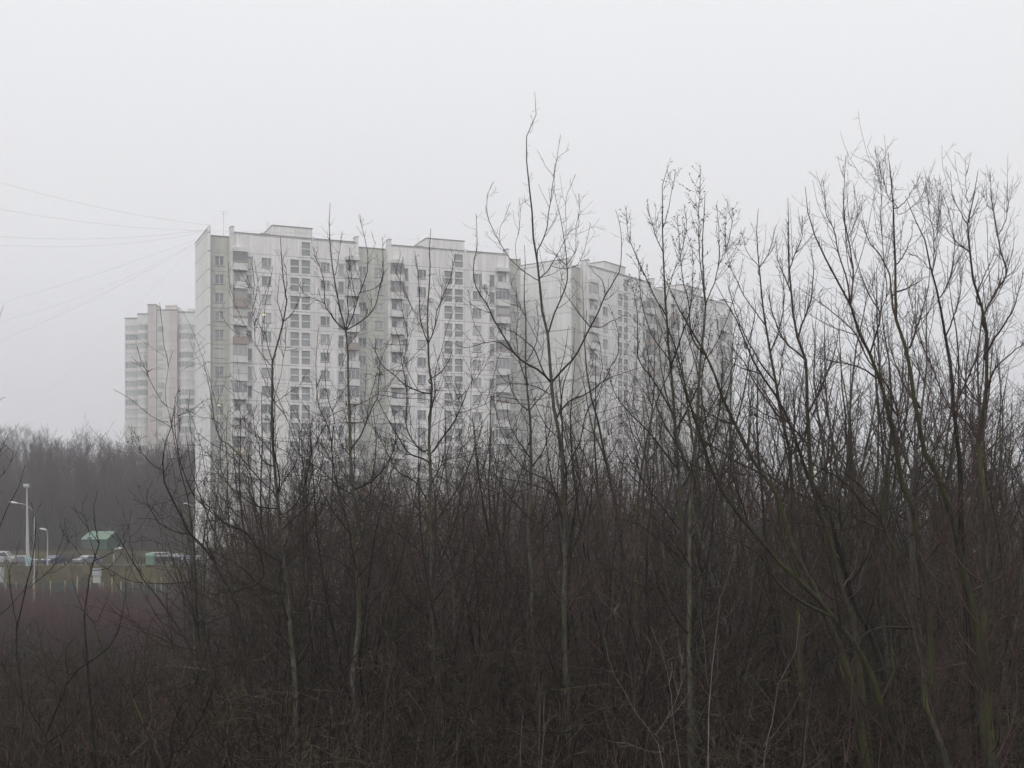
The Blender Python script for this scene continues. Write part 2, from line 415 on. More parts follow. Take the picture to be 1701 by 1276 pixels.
W3 = (3.2, 1.0); W4 = (4.2, 1.1); W5 = (5.5, 1.2); W2 = (2.2, .9); W6 = (7, 1.4)
traced_tree('young_aspen', 27, [(945,1276),(941,1160),(936,1089),(936,995),(939,920),(936,877),(937,820),(935,770),(931,735),(925,697),(917,660),(916,635),(912,585),(910,550),(902,522),(899,485),(897,460),(895,437),(892,417),(887,387),(887,355),(884,325),(879,297),(877,275),(877,250),(878,220),(890,197),(896,177),(891,152)],
 [(W3,[(892,417),(900,400),(907,380),(911,350),(915,325),(918,300),(920,292),(924,250),(929,222)]),
  (W4,[(910,550),(922,517),(935,487),(942,460),(941,425),(935,387),(929,357),(924,335),(919,312)]),
  (W2,[(918,300),(923,270),(942,250)]), (W2,[(920,292),(908,275),(894,250)]),
  (W3,[(942,437),(955,417),(956,375),(961,350),(960,322)]), (W2,[(940,395),(952,380),(962,370)]), (W2,[(939,365),(940,330),(947,310),(954,292)]),
  (W3,[(896,465),(900,460),(915,444),(927,425),(940,400),(944,392)]),
  (W4,[(896,465),(880,457),(860,442),(840,420),(825,395),(812,365),(810,335),(815,315),(824,302)]), (W2,[(832,410),(831,380),(847,337)]), (W2,[(860,442),(857,410),(868,370),(867,330)]),
  (W3,[(917,442),(937,445),(957,441),(966,427),(975,400),(980,372)]), (W2,[(937,440),(915,420),(900,404)]),
  (W6,[(914,632),(897,617),(875,605),(857,592),(840,565),(825,540),(807,505),(792,482),(787,460),(787,437),(794,412),(794,387),(793,355)]),
  (W4,[(914,632),(900,610),(890,582),(875,567),(855,552),(840,547),(825,537)]), (W3,[(857,592),(840,575),(825,567),(802,570),(775,577),(755,570)]), (W2,[(802,568),(790,540),(785,515),(780,480)]),
  (W5,[(917,632),(932,617),(952,595),(965,572),(977,547),(992,520),(1004,492),(1015,475),(1022,460),(1030,445),(1032,412),(1030,375),(1021,347)]),
  (W3,[(977,545),(960,515),(942,485),(930,460)]), (W3,[(980,547),(1005,542),(1017,532),(1040,522)]), (W2,[(1004,492),(1000,465),(985,450),(970,430)]),
  (W4,[(927,692),(935,677),(947,665),(972,655),(992,640),(1007,627),(1012,610),(1025,590),(1027,560),(1022,535),(1010,505)]), (W3,[(992,642),(1000,600),(992,560),(975,550)]),
  (W3,[(915,655),(900,645),(875,637),(845,635),(830,622),(817,597)]), (W3,[(845,634),(825,640),(800,652)]),
  (W5,[(940,830),(941,785),(937,760),(935,710),(932,647),(930,625),(938,590),(946,540)]),
  (W4,[(935,800),(947,770),(965,735),(977,685),(995,660),(1008,632),(1040,620),(1077,607)]),
  (W4,[(937,850),(915,802),(880,785),(865,770),(852,755),(840,730),(830,700),(825,675),(820,650)]),
  (W4,[(937,880),(925,830),(905,812),(870,800),(820,790),(790,765)]), (W3,[(939,960),(960,920),(985,895),(1010,850)]), (W3,[(936,1090),(915,1050),(880,1035)])],
 'tallest slender leafless tree in front of the gap between the two white blocks', 'tree', 11, wt=(13, 1.3), dens=.8, extra=.8, ang=(35, 60))

traced_tree('young_aspen', 26, [(494,1276),(491,1200),(489,1124),(484,1072),(476,993),(470,940),(464,890),(459,825),(455,790),(449,715),(449,672),(450,640),(449,609),(456,580),(464,555),(470,525),(475,490),(470,470),(467,430),(465,395)],
 [(W4,[(459,825),(464,795),(456,752),(455,715),(456,660),(455,625),(458,600)]),
  (W4,[(449,609),(430,582),(415,555),(402,530),(387,492),(382,470),(381,440)]), (W4,[(449,609),(437,590),(424,570),(420,540),(417,515),(420,470),(416,437),(416,425)]),
  (W3,[(420,545),(430,505),(427,470),(422,437)]), (W2,[(467,537),(464,510),(461,490),(465,455)]), (W3,[(415,562),(392,552),(377,537),(366,517)]), (W2,[(449,600),(440,560),(447,540)]),
  (W3,[(467,537),(490,517),(504,490)]), (W2,[(475,490),(477,455),(471,430)]),
  (W5,[(459,825),(425,790),(402,762),(380,740),(362,725),(352,690),(345,640),(335,600)]), (W3,[(470,855),(495,835),(510,797),(520,760),(520,732),(505,705),(485,670)]),
  (W3,[(460,852),(427,840),(402,822),(380,802),(367,775),(367,745),(360,700)]), (W4,[(467,935),(427,910),(410,885),(380,875),(357,855),(330,830),(320,815)]),
  (W4,[(470,940),(495,905),(520,872),(540,835),(542,805),(540,770)]), (W3,[(456,665),(480,655),(497,643),(510,620)]), (W3,[(452,780),(435,765),(428,740),(420,715),(418,690)]),
  (W4,[(476,993),(440,975),(400,940),(372,925),(350,910)]), (W3,[(464,880),(490,860),(512,838),(530,800),(545,760)]), (W3,[(459,825),(478,790),(492,770),(500,740),(497,715)])],
 'slim leafless tree dividing into five upright stems before the left stairwell', 'tree', 12, wt=(12, 2), dens=1.3)

traced_tree('young_aspen', 28, [(592,1276),(599,1222),(590,1198),(586,1164),(586,1111),(595,1058),(595,993),(591,940),(585,890),(587,830),(585,800),(582,752),(582,702),(579,640),(580,605),(579,570),(577,551),(572,530),(564,505),(560,480),(554,442),(550,412),(548,375),(549,337)],
 [(W4,[(577,551),(560,537),(545,517),(537,502),(537,480),(532,455),(525,435),(516,407)]), (W3,[(537,502),(517,495),(505,485),(497,472)]),
  (W2,[(556,457),(565,422),(570,382)]), (W3,[(577,547),(579,520),(577,500),(581,470),(581,440),(581,410)]),
  (W5,[(577,551),(586,525),(595,495),(607,465),(611,445),(610,412),(604,387),(599,355)]), (W5,[(578,552),(602,532),(620,512),(630,480),(635,455),(633,420),(632,395)]), (W3,[(597,490),(617,482),(630,472),(636,458)]),
  (W4,[(585,742),(597,725),(607,700),(615,677),(624,660),(624,640),(626,600)]), (W4,[(587,815),(620,797),(640,772),(655,740),(655,700),(648,670)]),
  (W3,[(585,820),(560,807),(535,782),(500,757),(480,735)]), (W4,[(582,887),(560,860),(540,830),(530,810),(532,787)]), (W4,[(585,847),(567,825),(555,780),(551,735),(545,707),(530,675),(525,640),(525,580),(530,535)]),
  (W3,[(551,735),(554,697),(542,655),(540,605),(552,555)]), (W3,[(587,917),(600,909),(620,902),(650,880)]), (W4,[(595,960),(560,930),(520,915),(500,890)]), (W3,[(595,1000),(630,970),(670,950)]), (W3,[(590,1100),(560,1080),(530,1040)]), (W3,[(583,760),(570,740),(557,700)])],
 'leafless tree with a wide goblet fork right of the near block\'s left stairwell', 'tree', 13, wt=(12, 1.6), dens=1.25)

traced_tree('young_aspen', 30, [(734,1276),(733,1203),(725,1151),(717,1098),(715,1006),(713,959),(715,890),(712,840),(715,790),(712,760),(711,720),(714,680),(716,640),(711,600),(710,570),(710,505),(714,455),(712,417),(714,380)],
 [(W4,[(710,570),(700,542),(696,515),(695,480),(692,442),(687,417)]), (W4,[(711,570),(722,545),(725,520),(732,500),(745,470),(752,447),(756,422)]), (W3,[(722,545),(730,515),(734,480),(729,450)]),
  (W5,[(715,755),(730,735),(745,715),(760,690),(775,650),(790,620)]), (W4,[(707,765),(680,755),(662,732),(647,707),(632,677),(620,650)]), (W4,[(705,752),(685,732),(675,702),(677,652),(670,605),(665,567),(655,540)]), (W3,[(677,560),(667,505),(666,450),(669,425)]), (W3,[(672,605),(677,560),(677,537),(682,500)]),
  (W4,[(716,654),(679,641),(656,623),(633,603),(620,577),(612,560)]), (W3,[(713,631),(731,621),(744,603),(752,580)]), (W4,[(712,690),(722,660),(724,620),(735,580)]), (W4,[(714,840),(690,800),(660,780),(640,740),(620,700)]), (W4,[(714,880),(740,840),(770,790),(790,740),(800,700)]),
  (W4,[(715,940),(680,900),(650,880),(610,870)]), (W4,[(715,1000),(750,960),(790,930),(820,880)]), (W3,[(720,1110),(680,1090),(650,1060)]), (W3,[(714,800),(733,770),(738,730),(735,690)])],
 'leafless tree rising straight up between the goblet-forked tree and the tallest tree', 'tree', 14, wt=(12, 1.8), dens=1.4)

traced_tree('young_aspen', 32, [(894,1276),(890,1150),(885,1045),(884,995),(882,945),(877,882),(881,820),(882,779),(882,722),(880,680),(876,635),(874,585),(875,535),(872,485),(874,440),(872,405)],
 [(W3,[(880,680),(865,672),(852,650),(845,620)]), (W3,[(882,677),(900,660),(915,642),(925,615)]), (W3,[(876,640),(862,600),(857,560),(860,520),(858,480)]), (W3,[(875,600),(888,575),(893,540),(890,500)]),
  (W4,[(882,760),(860,730),(845,700),(840,660)]), (W4,[(882,780),(905,745),(915,700),(912,670)]), (W4,[(879,860),(850,830),(825,790),(815,750)]), (W4,[(878,900),(910,870),(950,830),(975,780),(985,740)]), (W3,[(884,990),(860,960),(830,930),(800,920)]), (W3,[(884,940),(905,900),(915,870)]), (W3,[(885,1010),(850,985),(815,970)])],
 'thin straight leafless tree just left of the tallest tree, its tip reaching the roofline', 'tree', 15, wt=(11, 1.6), dens=1.3)

# two trees covered in catkins in front of the second block
traced_tree('budding_aspen', 26, [(1152,1276),(1145,1120),(1140,1000),(1130,880),(1125,779),(1117,685),(1112,620),(1107,560),(1105,520),(1100,469),(1099,430),(1099,387),(1100,350),(1099,312),(1104,290),(1110,275)],
 [(W3,[(1101,380),(1112,345),(1120,312),(1125,282)]), (W3,[(1099,412),(1085,375),(1075,345)]), (W4,[(1105,520),(1090,497),(1077,467),(1057,420),(1045,387),(1042,345)]), (W5,[(1105,520),(1122,450),(1135,420),(1145,375),(1142,337)]),
  (W4,[(1112,620),(1130,560),(1145,510),(1150,460),(1148,400)]), (W4,[(1110,600),(1085,560),(1070,520),(1063,470),(1060,430)]), (W4,[(1117,685),(1090,640),(1062,600),(1061,565),(1060,510),(1050,460)]), (W5,[(1120,720),(1150,660),(1170,600),(1180,540)]),
  (W5,[(1125,779),(1080,720),(1050,690),(1020,650),(1005,600)]), (W4,[(1127,820),(1160,760),(1190,700),(1205,640)]), (W4,[(1130,880),(1090,830),(1060,790),(1030,730)]), (W4,[(1135,930),(1100,900),(1060,870),(1020,860)]), (W4,[(1140,1000),(1170,940),(1190,880)])],
 'leafless tree dotted with dark buds in front of the middle of the far block', 'tree', 16, wt=(13, 1.6), dens=1.7, buds=5, group=None)
traced_tree('budding_aspen', 24, [(1150,1276),(1148,1100),(1150,900),(1155,800),(1163,700),(1170,600),(1177,540),(1179,507),(1178,480),(1176,457),(1175,420),(1175,382),(1178,350),(1179,320)],
 [(W4,[(1178,510),(1168,470),(1162,420),(1160,350),(1163,282)]), (W4,[(1179,507),(1195,445),(1197,395),(1195,340)]), (W3,[(1195,445),(1212,395),(1219,345)]), (W3,[(1196,440),(1215,410),(1232,396)]), (W5,[(1172,590),(1150,560),(1145,500),(1135,460),(1130,400),(1126,350)]), (W4,[(1170,600),(1195,560),(1215,510),(1228,470),(1235,430)]),
  (W5,[(1163,700),(1140,650),(1125,600),(1110,540)]), (W4,[(1160,720),(1185,670),(1215,620),(1235,570)]), (W5,[(1155,800),(1125,740),(1100,700),(1080,640),(1075,580)]), (W4,[(1150,880),(1185,820),(1215,770),(1240,700)]), (W4,[(1150,950),(1110,890),(1070,850)])],
 'leafless tree thick with buds at the right end of the far block', 'tree', 17, wt=(14, 1.8), dens=1.7, buds=6)
traced_tree('bare_tree', 25, [(1335,1276),(1330,1150),(1325,1020),(1318,900),(1312,760),(1300,700),(1290,640),(1280,589),(1267,520),(1261,470),(1257,432),(1254,382),(1256,347)],
 [(W4,[(1260,450),(1275,425),(1285,395),(1289,370)]), (W4,[(1258,445),(1245,415),(1236,385)]), (W4,[(1272,540),(1240,500),(1215,450),(1205,410)]), (W4,[(1280,589),(1297,540),(1300,480),(1296,430)]), (W5,[(1290,640),(1255,590),(1230,540),(1212,480)]), (W5,[(1300,700),(1262,650),(1235,600),(1210,570)]), (W4,[(1312,760),(1345,700),(1360,640),(1362,580)]), (W4,[(1315,830),(1280,780),(1240,740)])],
 'slender leafless tree with a broom-like double tip just right of the far block', 'tree', 18, wt=(12, 1.8), mats=('bark_moss', 'twig_red'), dens=2.3, ang=(20, 45))
traced_tree('bare_tree', 23, [(1445,1276),(1432,1150),(1420,1045),(1405,1000),(1395,960),(1385,920),(1375,880),(1355,830),(1345,780),(1342,720),(1338,670),(1335,600),(1320,560),(1314,530),(1310,495),(1305,432),(1304,370),(1304,330)],
 [(W3,[(1306,450),(1320,420),(1330,390),(1330,360)]), (W3,[(1308,470),(1295,440),(1290,400)]), (W4,[(1320,560),(1345,500),(1350,450),(1346,400)]), (W4,[(1335,600),(1300,560),(1280,510),(1275,470)]), (W5,[(1340,690),(1365,640),(1385,590),(1395,530)]), (W5,[(1343,740),(1300,690),(1265,640),(1240,600)]), (W4,[(1350,800),(1400,740),(1430,680)]), (W4,[(1375,880),(1330,850),(1290,840)])],
 'slender leafless tree with a single tall spire tip, second in from the far block', 'tree', 19, wt=(15, 1.8), mats=('bark_moss', 'twig_red'), dens=2.3, ang=(20, 45))

# leaning limbs sweeping up to the left from stools at the lower right
traced_tree('leaning_willow', 20, [(1495,1276),(1472,1190),(1460,1140),(1437,1087),(1420,1060),(1395,1030),(1367,995),(1350,975),(1320,947),(1295,927),(1272,895),(1240,860),(1215,825),(1195,790),(1180,740),(1165,700),(1150,655),(1138,600),(1120,550),(1100,500)],
 [(W6,[(1395,1030),(1355,1010),(1310,980),(1280,945),(1262,918),(1230,897),(1190,880),(1150,860)]), (W5,[(1320,947),(1300,890),(1290,830),(1275,780),(1250,720),(1235,660)]), (W4,[(1240,860),(1215,780),(1215,700),(1222,640)]), (W4,[(1195,790),(1150,770),(1110,740),(1080,700)]), (W4,[(1180,740),(1190,680),(1197,620),(1190,560)]), (W3,[(1165,700),(1130,670),(1100,640)]), (W4,[(1262,918),(1220,930),(1170,915)])],
 'dark limb-like willow leaning far left across the lower right thicket', 'tree', 20, wt=(16, 2), mats=('bark_moss', 'twig_olive'), dens=1.6, up=.2)
traced_tree('leaning_willow', 22, [(1440,1276),(1415,1150),(1395,1080),(1365,1010),(1345,960),(1325,930),(1310,890),(1297,840),(1285,810),(1262,785),(1240,745),(1220,705),(1202,670),(1188,630),(1165,580),(1140,540),(1120,500),(1095,450)],
 [(W5,[(1297,840),(1310,790),(1318,740),(1322,680),(1320,620)]), (W5,[(1262,785),(1230,770),(1190,745),(1150,710),(1110,650)]), (W4,[(1240,745),(1250,690),(1245,640),(1255,580)]), (W4,[(1202,670),(1215,620),(1215,570),(1225,520)]), (W4,[(1220,705),(1180,690),(1140,655)]), (W4,[(1345,960),(1370,900),(1378,840),(1370,780)])],
 'greenish willow stem leaning left in front of the right end of the far block', 'tree', 21, wt=(17, 1.8), mats=('bark_moss', 'twig_olive'), dens=1.6, up=.2)
traced_tree('spreading_tree', 18, [(1580,1290),(1555,1209),(1542,1177),(1535,1115),(1527,1085),(1517,1040),(1505,997),(1496,965),(1490,917),(1476,893),(1472,885)],
 [(W6,[(1474,887),(1460,862),(1437,840),(1412,805),(1385,785),(1350,767),(1320,742),(1295,720),(1260,690),(1235,695),(1185,667)]), (W6,[(1474,890),(1435,865),(1400,850),(1360,835),(1322,817),(1280,792),(1247,765),(1207,732),(1175,710),(1140,690)]),
  (W5,[(1474,886),(1457,845),(1442,817),(1420,795),(1390,770),(1360,720)]), ((7,1.4),[(1478,890),(1482,880),(1492,847),(1515,822),(1522,795),(1530,770),(1535,742),(1537,690),(1547,635),(1545,600),(1540,570),(1550,520),(1548,480)]),
  (W4,[(1515,822),(1545,800),(1570,770),(1600,735),(1640,700),(1690,680)]), (W4,[(1492,847),(1535,820),(1560,790),(1590,750)]), (W4,[(1320,817),(1290,770),(1280,720),(1275,660),(1280,600)]), (W4,[(1385,785),(1390,730),(1370,680),(1365,620),(1372,560)]), (W4,[(1350,767),(1320,700),(1300,640),(1290,580)]), (W4,[(1280,792),(1240,790),(1195,770)]),
  (W5,[(1535,742),(1500,720),(1470,690),(1440,670)]), (W4,[(1260,690),(1250,640),(1255,590)]), ((6,2.5),[(1517,1042),(1490,1041),(1470,1042),(1437,1055),(1427,1075),(1405,1085),(1390,1096),(1370,1090)]), (W4,[(1435,865),(1400,880),(1350,870),(1300,868),(1240,855)])],
 'dark tree forking low into a fan of long limbs that sweep left and up', 'tree', 22, wt=(17, 8), mats=('bark_moss', 'twig'), dens=1.3, up=.22)
traced_tree('tall_bare_tree', 20, [(1560,1290),(1550,1180),(1546,1090),(1545,1040),(1535,990),(1527,952),(1525,915),(1522,890),(1520,867),(1510,830),(1500,805),(1492,755),(1487,730),(1482,700),(1472,662),(1465,637),(1457,612),(1447,587),(1430,557),(1415,510),(1400,485),(1385,450),(1367,420),(1357,395),(1345,355),(1341,312)],
 [(W4,[(1415,510),(1405,460),(1392,420),(1385,382),(1372,352),(1369,295)]), (W4,[(1416,512),(1417,457),(1410,395),(1405,365),(1406,307),(1407,262)]), (W4,[(1450,590),(1455,560),(1460,542),(1462,520),(1447,495),(1440,482),(1430,457),(1417,420),(1410,390)]),
  (W4,[(1462,520),(1472,500),(1474,482),(1471,432),(1466,370),(1468,325),(1460,275)]), (W3,[(1472,500),(1485,470),(1489,440)]), (W5,[(1472,662),(1495,700),(1470,640),(1440,600),(1420,560),(1390,530),(1350,500),(1320,480)]), (W4,[(1430,557),(1395,545),(1365,530),(1330,500)]), (W4,[(1487,730),(1510,680),(1525,640),(1530,590)]), (W4,[(1500,805),(1470,770),(1440,745),(1400,735)]), (W4,[(1465,637),(1430,610),(1390,600),(1340,590)]), (W4,[(1525,915),(1550,960),(1590,975),(1610,985)]), (W3,[(1410,395),(1420,370),(1432,330)]), (W3,[(1468,345),(1480,330),(1492,312)])],
 'tall leafless tree curving up to the left, its reddish shoots among the highest at right', 'tree', 23, wt=(17, 1.8), mats=('bark_moss', 'twig_red'), dens=2.2, up=.25, shoot=(.3, 1.7), ang=(20, 42))
traced_tree('tall_bare_tree', 19, [(1645,1290),(1640,1209),(1637,1115),(1630,1065),(1620,1015),(1610,972),(1597,915),(1592,880),(1582,842),(1572,812),(1560,785),(1545,760),(1535,720),(1527,680),(1520,625),(1512,580),(1503,555),(1495,532),(1494,495),(1495,432),(1492,382),(1492,342),(1489,307),(1486,255)],
 [(W4,[(1492,345),(1508,330),(1519,308)]), (W4,[(1493,345),(1478,325),(1472,300),(1462,270),(1460,250)]), (W3,[(1494,360),(1525,342),(1535,335)]), (W5,[(1495,532),(1480,500),(1476,460),(1465,430),(1440,400),(1425,360)]), (W4,[(1494,485),(1512,475),(1535,462)]), (W5,[(1527,680),(1500,640),(1480,590),(1470,540)]), (W5,[(1512,580),(1530,530),(1545,490),(1548,440)]), (W4,[(1545,760),(1575,700),(1582,640),(1578,590)]), (W4,[(1572,812),(1530,780),(1500,750),(1470,740)]), (W4,[(1610,972),(1570,940),(1540,925)]), (W4,[(1486,300),(1478,330)]), (W3,[(1495,432),(1508,400),(1512,370)])],
 'tall leafless tree whose middle spire is the highest tip at the right', 'tree', 24, wt=(19, 1.8), mats=('bark_moss', 'twig_red'), dens=2.3, up=.25, shoot=(.3, 1.7), ang=(20, 42))
traced_tree('tall_bare_tree', 18.5, [(1648,1290),(1642,1180),(1632,1045),(1637,990),(1637,915),(1635,899),(1635,830),(1627,780),(1626,730),(1629,700),(1632,672),(1636,642),(1635,605),(1635,589),(1632,532),(1620,495),(1610,457),(1605,420),(1602,382),(1602,357),(1609,335),(1619,282)],
 [(W3,[(1609,335),(1608,310),(1606,290)]), (W4,[(1602,365),(1590,340),(1580,320),(1576,290)]), (W5,[(1640,655),(1655,617),(1675,597),(1692,580),(1720,560)]), (W5,[(1632,532),(1650,490),(1672,455),(1664,420),(1660,395),(1651,345),(1646,282)]), (W4,[(1660,395),(1670,360),(1671,312)]), (W3,[(1651,345),(1635,330),(1625,318)]), (W5,[(1635,589),(1660,552),(1682,520),(1690,490),(1700,457)]), (W5,[(1632,672),(1605,640),(1590,600),(1575,560)]), (W4,[(1626,730),(1600,700),(1570,680),(1530,670)]), (W5,[(1640,820),(1670,790),(1700,760)]), (W4,[(1605,420),(1590,400),(1570,370)]), ((6,2.5),[(1640,1070),(1645,1062),(1655,1037),(1672,1026),(1690,1026),(1710,1040)]), (W3,[(1602,372),(1612,360),(1622,345)]), (W4,[(1620,495),(1630,460),(1640,440),(1650,420)])],
 'stout mossy tree nearest the right edge, standing almost upright', 'tree', 25, wt=(20, 1.8), mats=('bark_moss', 'twig_red'), dens=2.3, up=.25, shoot=(.3, 1.7), ang=(20, 42))
traced_tree('tall_bare_tree', 21, [(1625,1290),(1612,1100),(1604,980),(1600,930),(1597,899),(1597,830),(1594,767),(1590,730),(1585,680),(1582,642),(1580,605),(1575,589),(1571,557),(1560,495),(1547,445),(1535,382),(1522,365),(1510,345),(1505,325)],
 [(W4,[(1550,455),(1551,395),(1545,345),(1540,300)]), (W4,[(1551,400),(1558,370),(1562,340),(1557,297)]), (W5,[(1590,667),(1607,630),(1622,595),(1637,580),(1650,545)]), (W4,[(1585,690),(1560,640),(1545,600),(1530,560),(1515,500),(1508,450)]), (W4,[(1571,557),(1590,510),(1595,470),(1590,430)]), (W4,[(1594,767),(1620,720),(1650,690)]), (W4,[(1560,495),(1580,450),(1585,400),(1575,350),(1562,320)]), (W4,[(1597,830),(1560,800),(1530,790)]), (W4,[(1547,445),(1525,430),(1505,420)]), ((5,2.5),[(1545,1113),(1547,1116),(1565,1120),(1580,1130),(1610,1145),(1625,1150)])],
 'leafless tree second from the right edge, leaning a little left between the two stoutest stems', 'tree', 26, wt=(18, 1.8), mats=('bark_dark', 'twig_red'), dens=2.3, up=.25, shoot=(.3, 1.7), ang=(20, 42))
traced_tree('leaning_willow', 24, [(1500,1290),(1480,1180),(1455,1080),(1432,1030),(1420,1010),(1400,940),(1385,890),(1375,850),(1345,800),(1330,760),(1310,700),(1290,660),(1262,620),(1240,580),(1225,540),(1205,505),(1185,470)],
 [(W4,[(1330,760),(1340,700),(1332,650),(1325,600)]), (W4,[(1290,660),(1300,610),(1305,560)]), (W4,[(1262,620),(1235,610),(1200,590)]), (W5,[(1375,850),(1400,800),(1410,740),(1405,690)]), (W4,[(1240,580),(1255,530),(1252,480)]), (W4,[(1310,700),(1270,690),(1230,660)])],
 'brown willow stem bending left behind the fan of sweeping limbs', 'tree', 27, wt=(15, 1.8), mats=('bark_dark', 'twig'), dens=1.7, up=.2)

# left foreground
traced_tree('leaning_sapling', 22, [(430,1276),(415,1140),(400,1060),(390,1000),(367,959),(356,935),(332,907),(312,890),(290,847),(270,810),(265,780),(265,747),(274,722),(280,705),(284,675)],
 [(W3,[(265,780),(245,760),(236,745),(233,725)]), (W3,[(270,785),(285,760),(296,745)]), (W3,[(300,885),(265,870),(250,845),(242,822),(255,795)]), (W2,[(250,845),(238,838),(225,832)]), (W4,[(440,960),(420,897),(375,870),(350,852),(330,835),(315,805),(302,765),(295,715),(296,670),(304,645)]), (W2,[(296,690),(310,680),(325,670)]), (W3,[(316,805),(330,780),(335,745)]), (W3,[(332,907),(345,870),(348,830),(338,800)]), (W3,[(356,935),(345,900),(350,860)]), (W3,[(400,1040),(370,1010),(340,990),(310,970)])],
 'leafless sapling bending left in front of the bare end wall of the near block', 'tree', 28, wt=(12, 1.6), mats=('bark_dark', 'twig'), dens=1.3, buds=1.5)
traced_tree('bare_sapling', 17, [(90,1290),(87,1276),(74,1237),(71,1211),(87,1187),(100,1150),(116,1121),(140,1103),(171,1082),(190,1056),(198,1020),(205,990)],
 [(W3,[(116,1121),(113,1095),(120,1070),(138,1050)]), (W3,[(100,1150),(95,1135),(80,1120),(78,1085)]), (W3,[(72,1215),(50,1180),(25,1140),(5,1105)]), (W2,[(80,1135),(90,1110),(110,1075)]), (W3,[(74,1240),(110,1215),(140,1180),(170,1130)])],
 'small dark leafless sapling at the lower left corner with an elbowed stem', 'tree', 29, wt=(11, 2), mats=('bark_dark', 'twig'), dens=1.3)
traced_tree('bare_sapling', 18, [(275,1290),(263,1264),(253,1230),(237,1198),(224,1164),(184,1098),(163,1058),(161,1037),(150,1025),(142,1016),(129,987),(120,960)],
 [(W3,[(161,1037),(171,1014),(180,990)]), (W3,[(240,1200),(245,1140),(240,1100),(250,1040),(265,1018)]), (W3,[(240,1200),(200,1190),(165,1175)]), (W2,[(240,1200),(265,1180),(285,1165)]), (W3,[(224,1164),(240,1130),(262,1090)])],
 'small leafless sapling whose straight stem leans left above the bottom edge', 'tree', 30, wt=(13, 1.6), mats=('bark_moss', 'twig'), dens=1.3)
traced_tree('bare_sapling', 19, [(160,1290),(150,1180),(143,1077),(139,1032),(143,993),(150,950),(155,932),(164,910),(157,880),(154,840),(160,815)],
 [(W3,[(156,932),(190,917),(207,892),(210,880)]), (W3,[(152,946),(185,942),(205,920),(207,905)]), (W3,[(158,925),(147,885),(132,855)]), (W3,[(150,940),(125,910),(110,890)]), (W2,[(164,910),(140,875),(118,840)])],
 'thin leafless sapling standing before the green shed like a candelabrum', 'tree', 31, wt=(9, 1.6), mats=('bark_dark', 'bark_dark'), dens=.7, extra=.5)
traced_tree('bare_sapling', 16, [(30,1290),(40,1180),(30,1060),(40,1000),(50,959),(60,920),(65,872),(61,850),(57,835)],
 [(W3,[(45,980),(75,955),(87,940),(92,920),(100,885),(102,862)]), (W3,[(30,1040),(15,959),(25,927),(30,905)])],
 'thin dark sapling rising beside the floodlight mast', 'tree', 32, wt=(8, 1.6), mats=('bark_dark', 'bark_dark'), dens=.7, extra=.5)
traced_tree('bare_sapling', 15, [(-60,1290),(-50,1100),(-30,960),(0,870),(20,827),(37,800),(42,772)],
 [(W3,[(-12,900),(-5,810),(15,775),(25,747)]), (W3,[(-25,950),(-20,800),(0,730),(15,715),(22,700)]), (W3,[(-40,1060),(0,1024),(21,1011),(47,974),(57,943)]), (W2,[(-5,800),(0,750),(11,740)]), (W2,[(-20,820),(-15,620),(0,520),(4,508)]), (W2,[(-15,680),(0,663),(5,661)])],
 'leafless sapling leaning in from beyond the left edge', 'tree', 33, wt=(7, 1.6), mats=('bark_dark', 'bark_dark'), dens=.4, extra=.4, shoot=(.15, .5))
traced_tree('bare_sapling', 19, [(285,1290),(287,1266),(292,1250),(290,1224),(297,1193),(311,1166),(332,1132),(342,1108),(352,1080),(358,1040)],
 [(W4,[(292,1252),(300,1245),(329,1198),(353,1140),(355,1124),(347,1098),(340,1064),(330,1030)]), (W3,[(311,1166),(330,1140),(345,1120),(372,1080)]), (W3,[(297,1195),(285,1160),(262,1120)]), (W3,[(353,1140),(385,1100),(420,1075)])],
 'dark leafless sapling with two parallel stems leaning right near the bottom edge', 'tree', 34, wt=(10, 1.6), mats=('bark_dark', 'twig'), dens=1.4)
traced_tree('pale_sapling', 14, [(1182,1290),(1182,1209),(1184,1135),(1195,1045),(1200,1000),(1217,952),(1232,902),(1234,890)],
 [(W3,[(1180,1140),(1160,1102),(1150,1070)]), (W3,[(1176,1130),(1166,1027),(1161,940)]), (W3,[(1184,1135),(1210,1080),(1230,1030),(1240,1000)]), (W2,[(1200,1000),(1185,965),(1172,935)]), (W2,[(1200,1000),(1207,950),(1208,910)]), (W2,[(1196,1040),(1220,1005)])],
 'pale grey sapling with a forked stem low in the thicket right of centre', 'tree', 35, wt=(5, 1.6), mats=('twig_pale', 'twig_pale'), dens=.6, extra=.35, shoot=(.2, .7))
traced_tree('pale_sapling', 15, [(1262,1290),(1275,1200),(1285,1130),(1310,1090),(1322,1020)],
 [(W2,[(1285,1130),(1300,1060),(1305,1020)]), (W2,[(1268,1240),(1320,1180),(1335,1150)]), (W2,[(1265,1260),(1230,1230),(1200,1190)]), (W2,[(1330,1290),(1345,1190),(1352,1145)])],
 'small pale sapling at the bottom between the forked pale stem and the mossy trunks', 'tree', 36, wt=(4, 1.5), mats=('twig_pale', 'twig_pale'), dens=.6, extra=.35, shoot=(.2, .7))
traced_tree('pale_sapling', 14, [(1110,1290),(1090,1220),(1060,1180),(1040,1140),(1020,1110),(1010,1060)],
 [(W2,[(1060,1180),(1050,1120),(1035,1060),(1020,1010)]), (W2,[(1130,1290),(1125,1200),(1118,1120),(1090,1040)]), (W2,[(1100,1250),(1040,1235),(1000,1222)]), (W2,[(1090,1220),(1120,1170),(1135,1110),(1128,1050)])],
 'pale arching sapling at the bottom, just left of the forked pale stem', 'tree', 37, wt=(4, 1.5), mats=('twig_pale', 'twig_pale'), dens=.6, extra=.35, shoot=(.2, .7))
